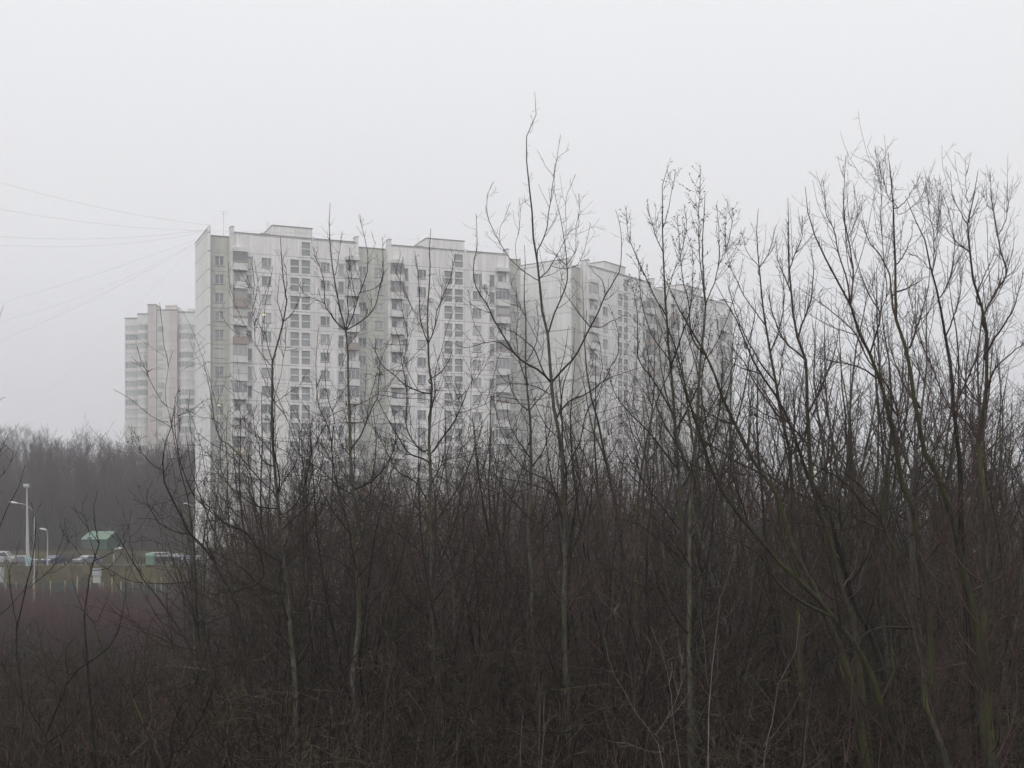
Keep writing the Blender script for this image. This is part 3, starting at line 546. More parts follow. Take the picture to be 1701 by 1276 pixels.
for (x, ytop, lab) in ((905, 1152, 'taller of two pale rods standing at the bottom centre'), (856, 1190, 'shorter of two pale rods standing at the bottom centre'), (758, 1205, 'pale thin rod at the bottom beside the straight-trunked tree')):
    traced_tree('pale_shoot', 14, [(x - 4, 1290), (x - 1, 1230), (x, ytop)], [((1.5, .8), [(x, ytop + 50), (x + 8, ytop + 20)])], lab, 'shoot', 40 + x, wt=(3, 1.6), mats=('twig_pale', 'twig_pale'), dens=.2, extra=.2, shoot=(.1, .3))


# ------------------------------------------------------------------ generic bare trees (shared meshes)
def gen_tree(seed, H, kind='young'):
    rng = np.random.default_rng(seed)
    T = Tubes(); B = Tubes()
    stems = []
    ns = {'young': 1, 'multi': 4, 'shrub': 26, 'birch': 1, 'far': 1, 'brush': 34, 'bushy': 14, 'tangle': 4}[kind]
    for s in range(ns):
        lean = {'young': .04, 'multi': .28, 'shrub': .35, 'birch': .03, 'far': .02, 'brush': .5, 'bushy': .3, 'tangle': .4}[kind] * (.4 + rng.random())
        a = rng.random() * 6.28; h = H * (1 if s == 0 else rng.uniform(.6, .98))
        d = np.array([math.cos(a) * lean, math.sin(a) * lean, 1.]); d /= np.linalg.norm(d)
        sp_ = {'shrub': .75, 'brush': .8, 'bushy': .5, 'tangle': .05}.get(kind, .12) * (ns > 1)
        p = np.array([rng.normal() * sp_, rng.normal() * sp_, -.2]); pts = [p]
        n = 20
        for i in range(n - 1):
            d = norm(d + rng.normal(size=3) * np.array([.07, .07, .02]) + np.array([0, 0, .03 if kind != 'multi' else .05]))
            p = p + d * h / (n - 1); pts.append(p)
        stems.append(np.array(pts))
    S = np.stack(stems)
    r0 = {'young': .0062, 'multi': .0055, 'shrub': .003, 'birch': .0062, 'far': .006, 'brush': .0028, 'bushy': .0035, 'tangle': .005}[kind] * H + (.006 if kind in ('shrub', 'brush') else 0)
    k = np.linspace(0, 1, 20)[None]
    SR = (r0 * (1 - k) ** .8 + .004) * np.ones((ns, 1)) * rng.uniform(.7, 1, (ns, 1))
    T.add(S, SR, 7 if kind in ('young', 'multi', 'birch') else 4)
    rt = {'young': .0045, 'multi': .0042, 'shrub': .0045, 'birch': .006, 'far': .011, 'brush': .0035, 'bushy': .007, 'tangle': .004}[kind]
    if kind == 'shrub' and H < 3.5: rt = .007
    if kind == 'far':
        C1, R1 = grow(S, SR, rng, 2.6, .1, .3, ang=(20, 45), up=.22, n2=5, f0=.2, rk=.006, rtip=rt, taper=.6, relative=True)
        B.add(C1, R1, 4)
        C2, R2 = grow(C1, R1, rng, 3.2, .6, 2.4, ang=(20, 50), up=.2, n2=4, rtip=rt, wob=.15)
        B.add(C2, R2, 3)
        C3, R3 = grow(C2, R2, rng, 3.0, .4, 1.5, ang=(25, 55), up=.1, n2=3, rtip=rt * .8, wob=.15)
        B.add(C3, R3, 3)
    elif kind == 'tangle':
        C1, R1 = grow(S, SR, rng, 1.9, .22, .6, ang=(35, 85), up=.05, n2=10, f0=.1, rk=.006, rtip=rt, taper=.4, relative=True, wob=.13)
        B.add(C1, R1, 5)
        C2, R2 = grow(C1, R1, rng, 2.3, .4, 2.0, ang=(30, 80), up=.05, n2=7, f0=.1, rk=.005, rtip=rt, wob=.13)
        B.add(C2, R2, 4)
        C3, R3 = grow(C2, R2, rng, 3.2, .15, .8, ang=(30, 80), up=.04, n2=4, rtip=rt * .8, wob=.14)
        B.add(C3, R3, 3)
        C4, R4 = grow(C3, R3, rng, 2.5, .08, .3, ang=(35, 75), up=.03, n2=3, rtip=rt * .7); B.add(C4, R4, 3)
    elif kind in ('young', 'multi', 'birch'):
        C1, R1 = grow(S, SR, rng, 1.9 if kind != 'multi' else 1.1, .12, .38, ang=(28, 55), up=.13 if kind != 'birch' else .06, n2=9, f0=.18, rk=.0075, rtip=rt, taper=.62, relative=True)
        B.add(C1, R1, 5)
        C2, R2 = grow(C1, R1, rng, 3.4, .3, 1.5, ang=(28, 55), up=.12 if kind != 'birch' else -.1, n2=6, f0=.15, rk=.0055, rtip=rt, wob=.12)
        B.add(C2, R2, 4)
        C3, R3 = grow(C2, R2, rng, 4.2, .15, .7, ang=(30, 60), up=.08 if kind != 'birch' else -.3, n2=4, rtip=rt * .8, wob=.14)
        B.add(C3, R3, 3)
        if kind != 'birch':
            C4, R4 = grow(C3, R3, rng, 3.4, .08, .3, ang=(30, 65), up=.05, n2=3, rtip=rt * .7)
        else:
            C4, R4 = grow(C3, R3, rng, 4.0, .2, .8, ang=(20, 50), up=-.35, n2=4, rtip=rt * .7)
        B.add(C4, R4, 3)
    else:
        tg = kind == 'brush' or (kind == 'shrub' and H > 3.5)
        C1, R1 = grow(S, SR, rng, 2.4, .12, .45 if not tg else .6, ang=(18, 50) if not tg else (30, 85), up=.1 if not tg else .02, n2=6, f0=.12, rk=.005, rtip=rt, taper=.5, relative=True, wob=.12 if not tg else .24)
        B.add(C1, R1, 3)
        C2, R2 = grow(C1, R1, rng, 3.4, .15, 1.0, ang=(25, 60) if not tg else (30, 90), up=.08 if not tg else 0, n2=4, rtip=rt * .9, wob=.15 if not tg else .25)
        B.add(C2, R2, 3)
        C3, R3 = grow(C2, R2, rng, 2.4, .1, .4, ang=(30, 65) if not tg else (35, 95), up=.03, n2=3, rtip=rt * .8)
        B.add(C3, R3, 3)
    return T, B
def place_kind(name, variants, spots, label, cat, group):
    """first the originals, then copies of each thing and its parts"""
    made = {}
    for (v, x, y, s, rz) in spots:
        parts = variants[v]
        root = empty(name, (x, y, terrain(x, y)), rz); root.scale = (s, s, s)
        if v not in made:
            made[v] = [link_mesh(pn, me, root) for pn, me in parts]
        else:
            for src in made[v]:
                c = src.copy(); COL.objects.link(c); c.parent = root
        tag(root, label, cat, group)

# ------------------------------------------------------------------ ground
def grid_mesh(xs, ys, dz, mat, fz=terrain):
    V = [(x, y, fz(x, y) + dz) for y in ys for x in xs]; nx = len(xs); Q = []
    for j in range(len(ys) - 1):
        for i in range(nx - 1):
            a = j * nx + i; Q.append((a, a + 1, a + nx + 1, a + nx))
    return np_mesh('ground', np.array(V), np.array(Q), mat)
xs = list(np.linspace(-620, 620, 156)); ys = list(np.r_[np.linspace(-60, 300, 181), np.linspace(310, 800, 50)])
tag(link_mesh('ground', grid_mesh(xs, ys, 0, M['ground'])), kind='structure')
tag(link_mesh('car_park', grid_mesh(list(np.linspace(-150, -20, 50)), list(np.linspace(202, 219, 10)), .03, M['asphalt'])), kind='structure')
tag(link_mesh('grass_verge', grid_mesh(list(np.linspace(-150, -38, 76)), list(np.linspace(187, 201.8, 30)), .05, M['verge'])), kind='structure')

# ------------------------------------------------------------------ panel apartment blocks
FL = 2.8; Z0 = 1.45; NF = 16; ZT = Z0 + FL * NF; ZR = 49.25
def window_mesh(w, h, mull, frame, glass):
    """frame and pane meshes for an opening w x h; origin at the lower left corner of the opening, recessed"""
    f = MB(); t = .07
    f.box(0, w, .06, .14, 0, t, frame); f.box(0, w, .06, .14, h - t, h, frame)
    f.box(0, t, .06, .14, t, h - t, frame); f.box(w - t, w, .06, .14, t, h - t, frame)
    for mx in mull: f.box(mx * w - .045, mx * w + .045, .055, .14, t, h - t, frame)
    f.box(-.06, w + .06, -.08, .06, -.06, -.003, M['coping'])
    p = MB(); p.quad([(t, .11, t), (w - t, .11, t), (w - t, .11, h - t), (t, .11, h - t)], glass)
    return f, p
def merged(f, p):
    q = MB(); q.v = f.v + p.v; o = len(f.v); q.f = f.f + [tuple(i + o for i in x) for x in p.f]; q.uv = f.uv + p.uv
    q.mats = f.mats + [m_ for m_ in p.mats if m_ not in f.mats]
    q.mi = f.mi + [q.mats.index(p.mats[i]) for i in p.mi]; return q
def add_mb(dst, src, dx, dy, dz):
    o = len(dst.v); dst.v += [(a + dx, b_ + dy, c_ + dz) for a, b_, c_ in src.v]
    dst.f += [tuple(i + o for i in x) for x in src.f]; dst.uv += src.uv
    for i in src.mi: dst.mi.append(dst.mi_(src.mats[i]))

def block(label, loc, rz, widths, depth, seed, lit=(), first_green_blank=False):
    rnd = random.Random(seed)
    root = empty('apartment_block', loc, rz)
    tag(root, label, 'building')
    wall = MB(); green = MB()
    wins = []        # (kind, x, z)
    bals = []
    x = 0; segs = []
    for i, (kind, w) in enumerate(widths): segs.append((kind, x, x + w, i)); x += w
    LEN = x
    YG = 1.2         # the green strips lie back behind the white fronts
    def strip(mb, x0, x1, yf, ops, mat, zb, zt):
        """front wall strip with real openings; ops: (xa, xb, za, zb)"""
        if not ops: mb.quad([(x0, yf, zb), (x1, yf, zb), (x1, yf, zt), (x0, yf, zt)], mat); return
        cols = sorted(set((o[0], o[1]) for o in ops)); cur = x0
        for (a, b_) in cols:
            if a > cur: mb.quad([(cur, yf, zb), (a, yf, zb), (a, yf, zt), (cur, yf, zt)], mat)
            zc = zb
            for (_, _, oz0, oz1) in sorted(o for o in ops if o[0] == a):
                mb.quad([(a, yf, zc), (b_, yf, zc), (b_, yf, oz0), (a, yf, oz0)], mat); zc = oz1
                d = .16
                mb.quad([(a, yf, oz0), (b_, yf, oz0), (b_, yf + d, oz0), (a, yf + d, oz0)], mat)
                mb.quad([(a, yf + d, oz1), (b_, yf + d, oz1), (b_, yf, oz1), (a, yf, oz1)], mat)
                mb.quad([(a, yf, oz1), (a, yf, oz0), (a, yf + d, oz0), (a, yf + d, oz1)], mat)
                mb.quad([(b_, yf, oz0), (b_, yf, oz1), (b_, yf + d, oz1), (b_, yf + d, oz0)], mat)
            mb.quad([(a, yf, zc), (b_, yf, zc), (b_, yf, zt), (a, yf, zt)], mat); cur = b_
        mb.quad([(cur, yf, zb), (x1, yf, zb), (x1, yf, zt), (cur, yf, zt)], mat)
    for kind, a, b_, i in segs:
        w = b_ - a
        if kind == 'G':
            ops = []
            if not (first_green_blank and i == 0):
                cs = [a + w * .5 - .68] if w < 4.3 else [a + .35, b_ - 1.85]
                for k in range(NF):
                    for c in cs:
                        ops.append((c, c + 1.4, Z0 + FL * k + .85, Z0 + FL * k + 2.3)); wins.append(('window', c, Z0 + FL * k + .85, YG))
            strip(green, a, b_, YG, ops, M['panel_green'], Z0, ZR - .55)
            green.box(a, b_, YG - .06, YG + .25, ZR - .55, ZR - .42, M['coping'])
        else:
            sc = w / 19.9
            ops = []
            for k in range(NF):
                zf = Z0 + FL * k
                for c in (4.72, 13.9):
                    ops.append((a + c * sc, a + c * sc + 1.55, zf + .85, zf + 2.3)); wins.append(('window', a + c * sc, zf + .85, 0))
                for c in (2.35, 16.75):
                    ops.append((a + c * sc, a + c * sc + .95, zf + .45, zf + 2.3)); wins.append(('narrow_window', a + c * sc, zf + .45, 0))
                for c in (9.2, 10.95):
                    ops.append((a + c * sc, a + c * sc + 1.35, zf + .28, zf + 2.38)); wins.append(('stairwell_window', a + c * sc, zf + .28, 0))
                for c in (.3, 17.85):
                    bals.append((a + c * sc, zf, k))
            zf = Z0 + FL * NF
            ops.append((a + 10.95 * sc, a + 10.95 * sc + 1.35, zf + .28, zf + 2.38)); wins.append(('stairwell_window', a + 10.95 * sc, zf + .28, 0))
            strip(wall, a, b_, 0, ops, M['panel_white'], Z0, ZR)
            wall.box(a, b_, -.08, .3, ZR, ZR + .12, M['coping'])
            for xe, s in ((a, -1), (b_, 1)):     # fin walls at the ends of each white front, rising above the roof
                x0, x1 = (xe - .02, xe + .45) if s < 0 else (xe - .45, xe + .02)
                wall.box(x0, x1, -.38, YG, Z0, ZR + .75, M['panel_white'])
                wall.box(x0 - .04, x1 + .04, -.42, YG, ZR + .75, ZR + .87, M['coping'])
            # stair tower edge pilaster and roof cabin
            wall.box(a + 12.55 * sc, a + 12.85 * sc, -.16, -.003, Z0, ZR + .3, M['panel_white'])
            wall.box(a + 6.55 * sc, a + 12.85 * sc, 1.0, 7.5, ZR, ZR + 1.75, M['panel_white'])
            wall.box(a + 6.5 * sc, a + 12.95 * sc, .94, 7.6, ZR + 1.75, ZR + 1.9, M['coping'])
            wall.box(a + 5.0 * sc, a + 6.4 * sc, 2.0, 3.5, ZR, ZR + .75, M['conc'])
            # roof slabs over the top balconies
            for c in (.3, 17.85):
                wall.box(a + c * sc, a + c * sc + 2.1, -1.0, -.003, ZT + .02, ZT + .62, M['shade_white'])
    # end wall, back, far end, roof, plinth
    E = .42
    green.quad([(LEN, YG, Z0), (LEN, depth, Z0), (LEN, depth, ZR), (LEN, YG, ZR)], M['panel_end'])
    green.quad([(LEN, depth, Z0), (0, depth, Z0), (0, depth, ZR), (LEN, depth, ZR)], M['panel_white'])
    end = MB()
    end.box(-E, 0, .55, depth, Z0, ZR + .35, M['panel_end']); end.box(-E - .04, .04, .5, depth + .05, ZR + .35, ZR + .5, M['coping'])
    end.box(-E, .02, .2, .55, Z0, ZR + .8, M['panel_end'])
    end.build('end_wall', root)
    wall.build('front_wall', root); green.build('green_wall', root)
    r_ = MB(); r_.box(0, LEN, YG + .26, depth - .01, ZR - .6, ZR - .3, M['coping'])
    r_.build('roof', root)
    pl = MB(); pl.box(-E + .05, LEN, YG + .2, depth - .1, -3.5, Z0, M['plinth'])
    for kind, a, b_, i in segs:
        if kind == 'W': pl.box(a + .1, b_ - .1, .15, YG + .2, -3.5, Z0, M['plinth'])
    pl.build('plinth', root)
    # windows: the ones that show largest as parts, the rest as one part
    defs = {'window': (1.5, 1.45, (.5,), M['glass']), 'window_wide': (1.55, 1.45, (.64,), M['glass']), 'narrow_window': (.95, 1.85, (), M['glass'])}
    cache = {}
    for nm, (w_, h_, mu, gl) in defs.items():
        if nm == 'window': w_ = 1.4
        f, p = window_mesh(w_, h_, mu, M['frame_white'], gl); cache[nm] = (f, p, f.mesh(nm + '_frame'), p.mesh(nm + '_pane'))
    f = MB(); p = MB()
    f.box(0, 1.35, .05, .16, .96, 1.16, M['shade_white']); f.box(0, .05, .061, .139, .02, 2.08, M['conc']); f.box(1.3, 1.35, .061, .139, .02, 2.08, M['conc']); f.box(0, 1.35, .06, .14, 0, .05, M['conc']); f.box(0, 1.35, .06, .14, 2.05, 2.1, M['conc'])
    p.quad([(0, .12, .05), (1.35, .12, .05), (1.35, .12, .96), (0, .12, .96)], M['glass_stair']); p.quad([(0, .12, 1.16), (1.35, .12, 1.16), (1.35, .12, 2.05), (0, .12, 2.05)], M['glass_stair'])
    cache['stairwell_window'] = (f, p, f.mesh('stair_frame'), p.mesh('stair_pane'))
    rest = {}
    count = {}
    order = sorted(wins, key=lambda q: (-q[2] * .0 + q[1] - q[2] * .35))
    for kd, wx, wz, wy in order:
        key = 'window_wide' if (kd == 'window' and wy == 0) else kd
        f, p, fm, pm = cache[key]
        count[kd] = count.get(kd, 0) + 1
        if count[kd] <= 99 or kd != 'window':
            if count[kd] > 100: continue
            o = link_mesh(kd, fm, root); o.location = (wx, wy, wz)
            q = link_mesh('pane', pm, o)
        else:
            mb = rest.setdefault(kd, MB()); add_mb(mb, merged(f, p), wx, wy, wz)
    for kd, mb in rest.items(): tag(mb.build(kd, root), kind='stuff')
    # balconies
    bw = 2.1
    bm = {}
    for pk, pm_ in (('plain', M['shade_white']), ('beige', M['beige']), ('brown', M['brownp'])):
        b0 = MB(); b0.box(0, bw, -.95, -.003, 0, .14, M['conc'])
        b0.box(-.03, bw + .03, -1.02, -.95, .0, 1.1, pm_); b0.box(-.03, .03, -.95, -.003, .14, 1.1, pm_); b0.box(bw - .03, bw + .03, -.95, -.003, .14, 1.1, pm_)
        b0.box(-.05, bw + .05, -1.05, -.93, 1.1, 1.15, M['coping'])
        b0.quad([(.35, -.004, .15), (1.15, -.004, .15), (1.15, -.004, 2.25), (.35, -.004, 2.25)], M['glass'])
        bm[pk] = b0.mesh('balcony_' + pk)
    g = MB()
    for mx in (0, .33, .66, 1): g.box(mx * (bw - .06), mx * (bw - .06) + .06, -1.0, -.94, 1.15, 2.55, M['frame_white'])
    g.box(0, bw, -1.0, -.94, 2.48, 2.6, M['frame_white']); g.box(-.02, bw + .02, -1.05, -.003, 2.6, 2.68, M['conc'])
    for xx in (0, bw - .05): g.box(xx, xx + .05, -.94, -.01, 2.45, 2.6, M['frame_white'])
    gm = g.mesh('balcony_glazing')
    gp = MB(); gp.quad([(.03, -.97, 1.15), (bw - .03, -.97, 1.15), (bw - .03, -.97, 2.5), (.03, -.97, 2.5)], M['glass'])
    for xx in (.02, bw - .02): gp.quad([(xx, -.95, 1.15), (xx, -.01, 1.15), (xx, -.01, 2.5), (xx, -.95, 2.5)], M['glass'])
    gpm = gp.mesh('balcony_pane')
    g2 = MB()
    for q_ in range(8): g2.box(q_ / 7 * (bw - .04), q_ / 7 * (bw - .04) + .04, -1.0, -.95, 1.15, 2.5, M['coping'])
    g2.box(0, bw, -1.0, -.94, 2.46, 2.6, M['coping']); g2.box(0, bw, -1.0, -.95, 1.16, 1.5, M['brownp']); g2.box(-.02, bw + .02, -1.05, -.003, 2.6, 2.68, M['conc'])
    gm2 = g2.mesh('balcony_glazing_old')
    for bx, bz, k in bals:
        rr = rnd.random(); o = link_mesh('balcony', bm['beige' if rr < .02 else 'brown' if rr < .06 else 'plain'], root); o.location = (bx, 0, bz)
        if rnd.random() < .62:
            q = link_mesh('balcony_frame', gm if rnd.random() < .6 else gm2, o); link_mesh('pane', gpm, o)
        if k == NF - 1: pass
    # air conditioners on a few sills
    ac = MB(); ac.box(0, .8, -.38, -.02, 0, .55, M['frame_white']); ac.box(.15, .65, -.4, -.381, .08, .48, M['coping']); acm = ac.mesh('air_conditioner')
    n_ac = 0
    for kd, wx, wz, wy in wins:
        if kd == 'window' and rnd.random() < .06 and n_ac < 14:
            o = link_mesh('air_conditioner', acm, root); o.location = (wx + rnd.choice([.3, 1.6]), wy, wz - .75); n_ac += 1
    for (px_, fl) in lit:
        l = MB(); l.quad([(0, -.01 + .1, 0), (.5, .09, 0), (.5, .09, .22), (0, .09, .22)], M['lit']); o = l.build('lit_lamp', root); o.location = (px_, YG if px_ < 3 else 0, Z0 + FL * fl + 1.9)
    return root
D1 = math.atan2(.362, .932)
b1 = block('nearer white sixteen-storey panel block with green strips, its narrow end wall at the left', (-45.5, 220, 0), D1,
           [('G', 3.0), ('W', 19.9), ('G', 4.9), ('W', 20.3), ('G', 2.7)], 12, 5, lit=[(1.2, 7), (4.9 + 3, 13 - 1)])
D2 = math.atan2(.796, .605)
b2 = block('farther white sixteen-storey panel block turned away, mostly behind trees at the centre right', (10.1, 242.5, 0), D2,
           [('G', 4.0), ('W', 21.2), ('G', 5.4), ('W', 21.4), ('G', 5.2)], 13, 9, first_green_blank=True)

def antenna(loc, h, label, cross=1.2):
    a = MB(); a.tube([(0, 0, 0), (0, 0, h)], .035, M['steel'], 6)
    for dz, w_ in ((.1, cross), (.5, cross * .6)): a.tube([(-w_ / 2, 0, h - dz), (w_ / 2, 0, h - dz)], .022, M['steel'], 5)
    a.box(-.15, .15, -.15, .15, -.3, .05, M['coping'])
    o = a.build('roof_antenna'); o.location = loc; tag(o, label, 'antenna', None)
def on_block(o, x, y, z):
    c, s = math.cos(o.rotation_euler.z), math.sin(o.rotation_euler.z)
    return (o.location.x + c * x - s * y, o.location.y + s * x + c * y, z)
antenna(on_block(b1, 2.3, 2.0, ZR - .3), 3.9, 'thin television antenna mast at the left end of the near roof', 1.6)
antenna(on_block(b1, 9.2, 2.6, ZR + .75), 1.9, 'short antenna on the hatch beside the left roof cabin', .5)
antenna(on_block(b1, 33.6, 2.6, ZR + .75), 1.8, 'short antenna beside the right roof cabin of the near block', .5)
antenna(on_block(b2, 7.2, 2.6, ZR - .2), 3.2, 'antenna on the far block roof, left of its cabin', .5)
antenna(on_block(b2, 10.2, 2.6, ZR - .2), 3.0, 'antenna standing right against the cabin of the far block roof', .5)

# ------------------------------------------------------------------ hazy tower behind
def tower():
    Y = 435.0; s = Y / F
    root = empty('tower_block', at(265, 925, Y)); ox, oy = root.location.x, root.location.y
    X = lambda px: (px - 265) * s
    Z = lambda py: (HY - py) * s
    w = MB()
    def body(x0, x1, top, y0, mat, y1=16):
        w.box(X(x0), X(x1), y0, y1, -4, Z(top), mat); w.box(X(x0) - .1, X(x1) + .1, y0 - .1, y1, Z(top), Z(top) + .35, M['coping'])
    body(203, 226, 527, 3.0, M['tower_grey']); body(226.01, 245, 521, 1.6, M['tower_grey'])
    body(245.01, 259, 507, .2, M['pink_brick'], 6); body(259.01, 283, 515, .9, M['tower_white']); body(283.01, 294, 516, 0, M['pink_brick'])
    body(294.01, 345, 518, 1.6, M['tower_grey'])
    w.build('wall', root)
    pent = MB(); pent.box(X(268), X(286), 5, 12, Z(516), Z(502), M['pink_brick']); pent.box(X(305), X(316), 5, 11, Z(519), Z(508), M['tower_white']); pent.box(X(256), X(300), 3.5, 13, Z(520), Z(512), M['tower_white'])
    pent.build('roof_cabin', root)
    mast = MB(); mast.tube([(X(286), 6, Z(516)), (X(286), 6, Z(497))], .06, M['steel'], 5); mast.tube([(X(318), 6, Z(516)), (X(318), 6, Z(505))], .05, M['steel'], 5); mast.build('roof_aerial', root)
    def bal(x0, x1, y, curve):
        wd = X(x1) - X(x0); n = 8; mb = MB(); gl = MB(); gr = MB()
        for i in range(n):
            a, b_ = i / n, (i + 1) / n
            f = lambda t: y - .2 - curve * math.sin(math.pi * t)
            pa, pb = (wd * a, f(a)), (wd * b_, f(b_))
            mb.quad([(pa[0], pa[1], 0), (pb[0], pb[1], 0), (pb[0], pb[1], 1.15), (pa[0], pa[1], 1.15)], M['tower_white'])
            mb.quad([(pa[0], pa[1], 1.15), (pb[0], pb[1], 1.15), (pb[0], y + .5, 1.15), (pa[0], y + .5, 1.15)], M['tower_white'])
            mb.quad([(pa[0], y + .5, 0), (pb[0], y + .5, 0), (pb[0], pb[1], 0), (pa[0], pa[1], 0)], M['tower_white'])
            gl.quad([(pa[0], pa[1] + .1, 1.15), (pb[0], pb[1] + .1, 1.15), (pb[0], pb[1] + .1, 2.8), (pa[0], pa[1] + .1, 2.8)], M['glass_tower'])
            if i % 2 == 0: gr.box(pa[0] - .05, pa[0] + .05, pa[1] + .02, pa[1] + .09, 1.15, 2.8, M['tower_grey'])
        return mb.mesh('balcony'), gl.mesh('pane'), gr.mesh('mullions')
    kinds = [(204, 226, 3.0, .3), (226.5, 245, 1.6, .9), (295, 320, 1.6, 1.6), (320, 345, 1.6, .6)]
    for (x0, x1, y, cv) in kinds:
        ms = bal(x0, x1, y, cv)
        for k in range(25):
            z = Z(527) - 2.0 - 2.8 * (k + 1)
            if z < -2: break
            o = link_mesh('balcony', ms[0], root); o.location = (X(x0), 0, z)
            link_mesh('pane', ms[1], o); link_mesh('mullion', ms[2], o)
    f, p = window_mesh(1.2, 1.4, (.5,), M['frame_white'], M['glass_tower']); 
    for (px_, yy, hh) in ((262, .75, 1.4), (268, .75, 1.4)):
        for k in range(25):
            z = Z(527) - 1.2 - 2.8 * (k + 1)
            if z < -2: break
            if px_ == 268 and k % 2: continue
            q = MB(); q.box(X(px_), X(px_) + (1.1 if px_ == 262 else .6), yy, yy + .14, z, z + 1.4, M['glass_tower'])
            q.build('window', root)
    tag(root, 'hazy round-balconied tower with pinkish stripes rising behind the wood, left of the near block', 'building')
tower()

# ------------------------------------------------------------------ cables
def cable(px0, py0, Y0, px1, py1, Y1, sag, label, r=.017):
    r *= .56
    a = Vector(at(px0, py0, Y0)); b_ = Vector(at(px1, py1, Y1)); m_ = MB(); pts = []
    for i in range(25):
        t = i / 24; p = a.lerp(b_, t); p.z -= sag * 4 * t * (1 - t); pts.append(p)
    m_.tube(pts, r, M['wire'], 4); o = m_.build('overhead_cable'); tag(o, label, 'cable')
cable(350, 374, 221, -60, 284, 205, 1.0, 'highest of the overhead cables sloping to the left from the near roof')
cable(345, 384, 221, -60, 336, 205, .8, 'second highest overhead cable left of the near roof')
cable(348, 381, 221, -60, 388, 205, 1.1, 'upper of two nearly level cables left of the near roof')
cable(346, 384, 221, -60, 402, 205, 1.4, 'lower of two nearly level cables left of the near roof', .014)
cable(332, 396, 230, -60, 520, 240, .5, 'upper of the cables running steeply down to the left from the end wall', .015)
cable(331, 399, 230, -60, 545, 240, 2.0, 'middle cable running down to the left from the end wall, sagging most', .012)
cable(330, 402, 231, -60, 590, 240, 1.0, 'lower of the cables running steeply down to the left, crossing the open sky', .015)
cable(329, 404, 231, 20, 705, 330, .5, 'steepest cable dropping in front of the open sky towards the wood', .014)
cable(350, 384, 220.5, 880, 418, 241, -.8, 'thin cable strung just above the roofline of the near block', .015)

# ------------------------------------------------------------------ lamps, mast, shed, cars, fence
def lamp(px, ytop, Y, arm, label, rz=0, head=1.0):
    x, y, zt = at(px, ytop, Y); g = terrain(x, y); root = empty('street_lamp', (x, y, g), rz); h = zt - g
    p = MB(); p.tube([(0, 0, -.2), (0, 0, 1.4), (0, 0, 1.45), (0, 0, h - 1.4)], [.11, .11, .075, .06], M['mast'], 8)
    pts = []
    for i in range(9):
        t = i / 8; pts.append((arm * t ** 1.6, 0, h - 1.4 + 1.4 * math.sin(t * math.pi / 2)))
    p.tube(pts, .045, M['mast'], 6); p.build('pole', root)
    hd = MB(); e = pts[-1]; sgn = 1 if arm > 0 else -1
    hd.tube([(e[0] - .1 * sgn, 0, e[2]), (e[0] + .15 * sgn, 0, e[2] + .02), (e[0] + .6 * sgn * head, 0, e[2] + .1), (e[0] + .95 * sgn * head, 0, e[2] + .14)], [.06, .13, .16, .05], M['lamp_head'], 8); hd.build('lamp_head', root)
    tag(root, label, 'street lamp', 'street lamps along the path')
lamp(57, 836, 185, -2.2, 'street lamp with a long curved arm to the left, beside the floodlight mast')
lamp(79, 880, 208, -.2, 'low street lamp with a bright drooping head right of the floodlight mast')
lamp(189, 912, 215, .3, 'thin lamp post with a small pale head below the green shed')
lamp(345, 884, 180, .6, 'pale lamp post in front of the base of the end wall')
lamp(322, 838, 214, -.6, 'lamp with a curved arm against the edge of the end wall')
def mast():
    x, y, z = at(46, 938, 200); root = empty('floodlight_mast', (x, y, terrain(x, y))); h = at(46, 810, 200)[2] - terrain(x, y)
    p = MB(); p.tube([(0, 0, 1.35), (-.05, 0, h * .5), (-.12, 0, h)], [.27, .17, .09], M['mast'], 10); p.build('pole', root)
    b_ = MB(); b_.tube([(.02, 0, -.2), (0, 0, 1.4)], [.36, .33], M['paint_blue'], 10); b_.build('base', root)
    f = MB(); f.box(-.5, .25, -.2, .2, h + .02, h + .14, M['steel'])
    for k in range(2): f.box(-.52 + k * .4, -.16 + k * .4, -.32, -.08, h + .16, h + .5, M['lamp_head'])
    f.build('floodlight', root); tag(root, 'tapering pale mast with small floodlights on top and a blue painted foot', 'mast')
mast()
def shed():
    x, y, _ = at(137, 905, 262); g = at(0, 904, 262)[2]; root = empty('green_shed', (x, y, g), R(-20))
    w = MB(); L_ = 5.2; D_ = 4.8; he = 1.0; hr = 2.3
    w.box(0, L_, 0, D_, -1.5, he, M['green_paint'])
    for xx in (.0, L_):
        w.quad([(xx + .002, 0, he), (xx + .002, D_, he), (xx + .002, D_ * .5, hr)], M['green_paint'])
    w.build('wall', root)
    r_ = MB()
    for (ya, yb) in ((-.25, D_ * .5), (D_ + .25, D_ * .5)):
        za = he - .15
        r_.quad([(-.2, ya, za), (L_ + .2, ya, za), (L_ + .2, yb, hr + .06), (-.2, yb, hr + .06)], M['green_roof'])
        r_.quad([(-.2, ya, za - .1), (L_ + .2, ya, za - .1), (L_ + .2, ya, za), (-.2, ya, za)], M['green_paint'])
        for k in range(12):
            xx = -.2 + k * (L_ + .36) / 11; r_.quad([(xx, ya, za + .04), (xx + .04, ya, za + .04), (xx + .04, yb, hr + .1), (xx, yb, hr + .1)], M['green_paint'])
    r_.build('roof', root)
    d = MB(); d.box(1.0, 2.1, -.05, -.003, -1.2, 1.2, M['plinth']); d.build('door', root)
    tag(root, 'small dark green shed with a paler green pitched roof at the foot of the wood', 'shed')
shed()

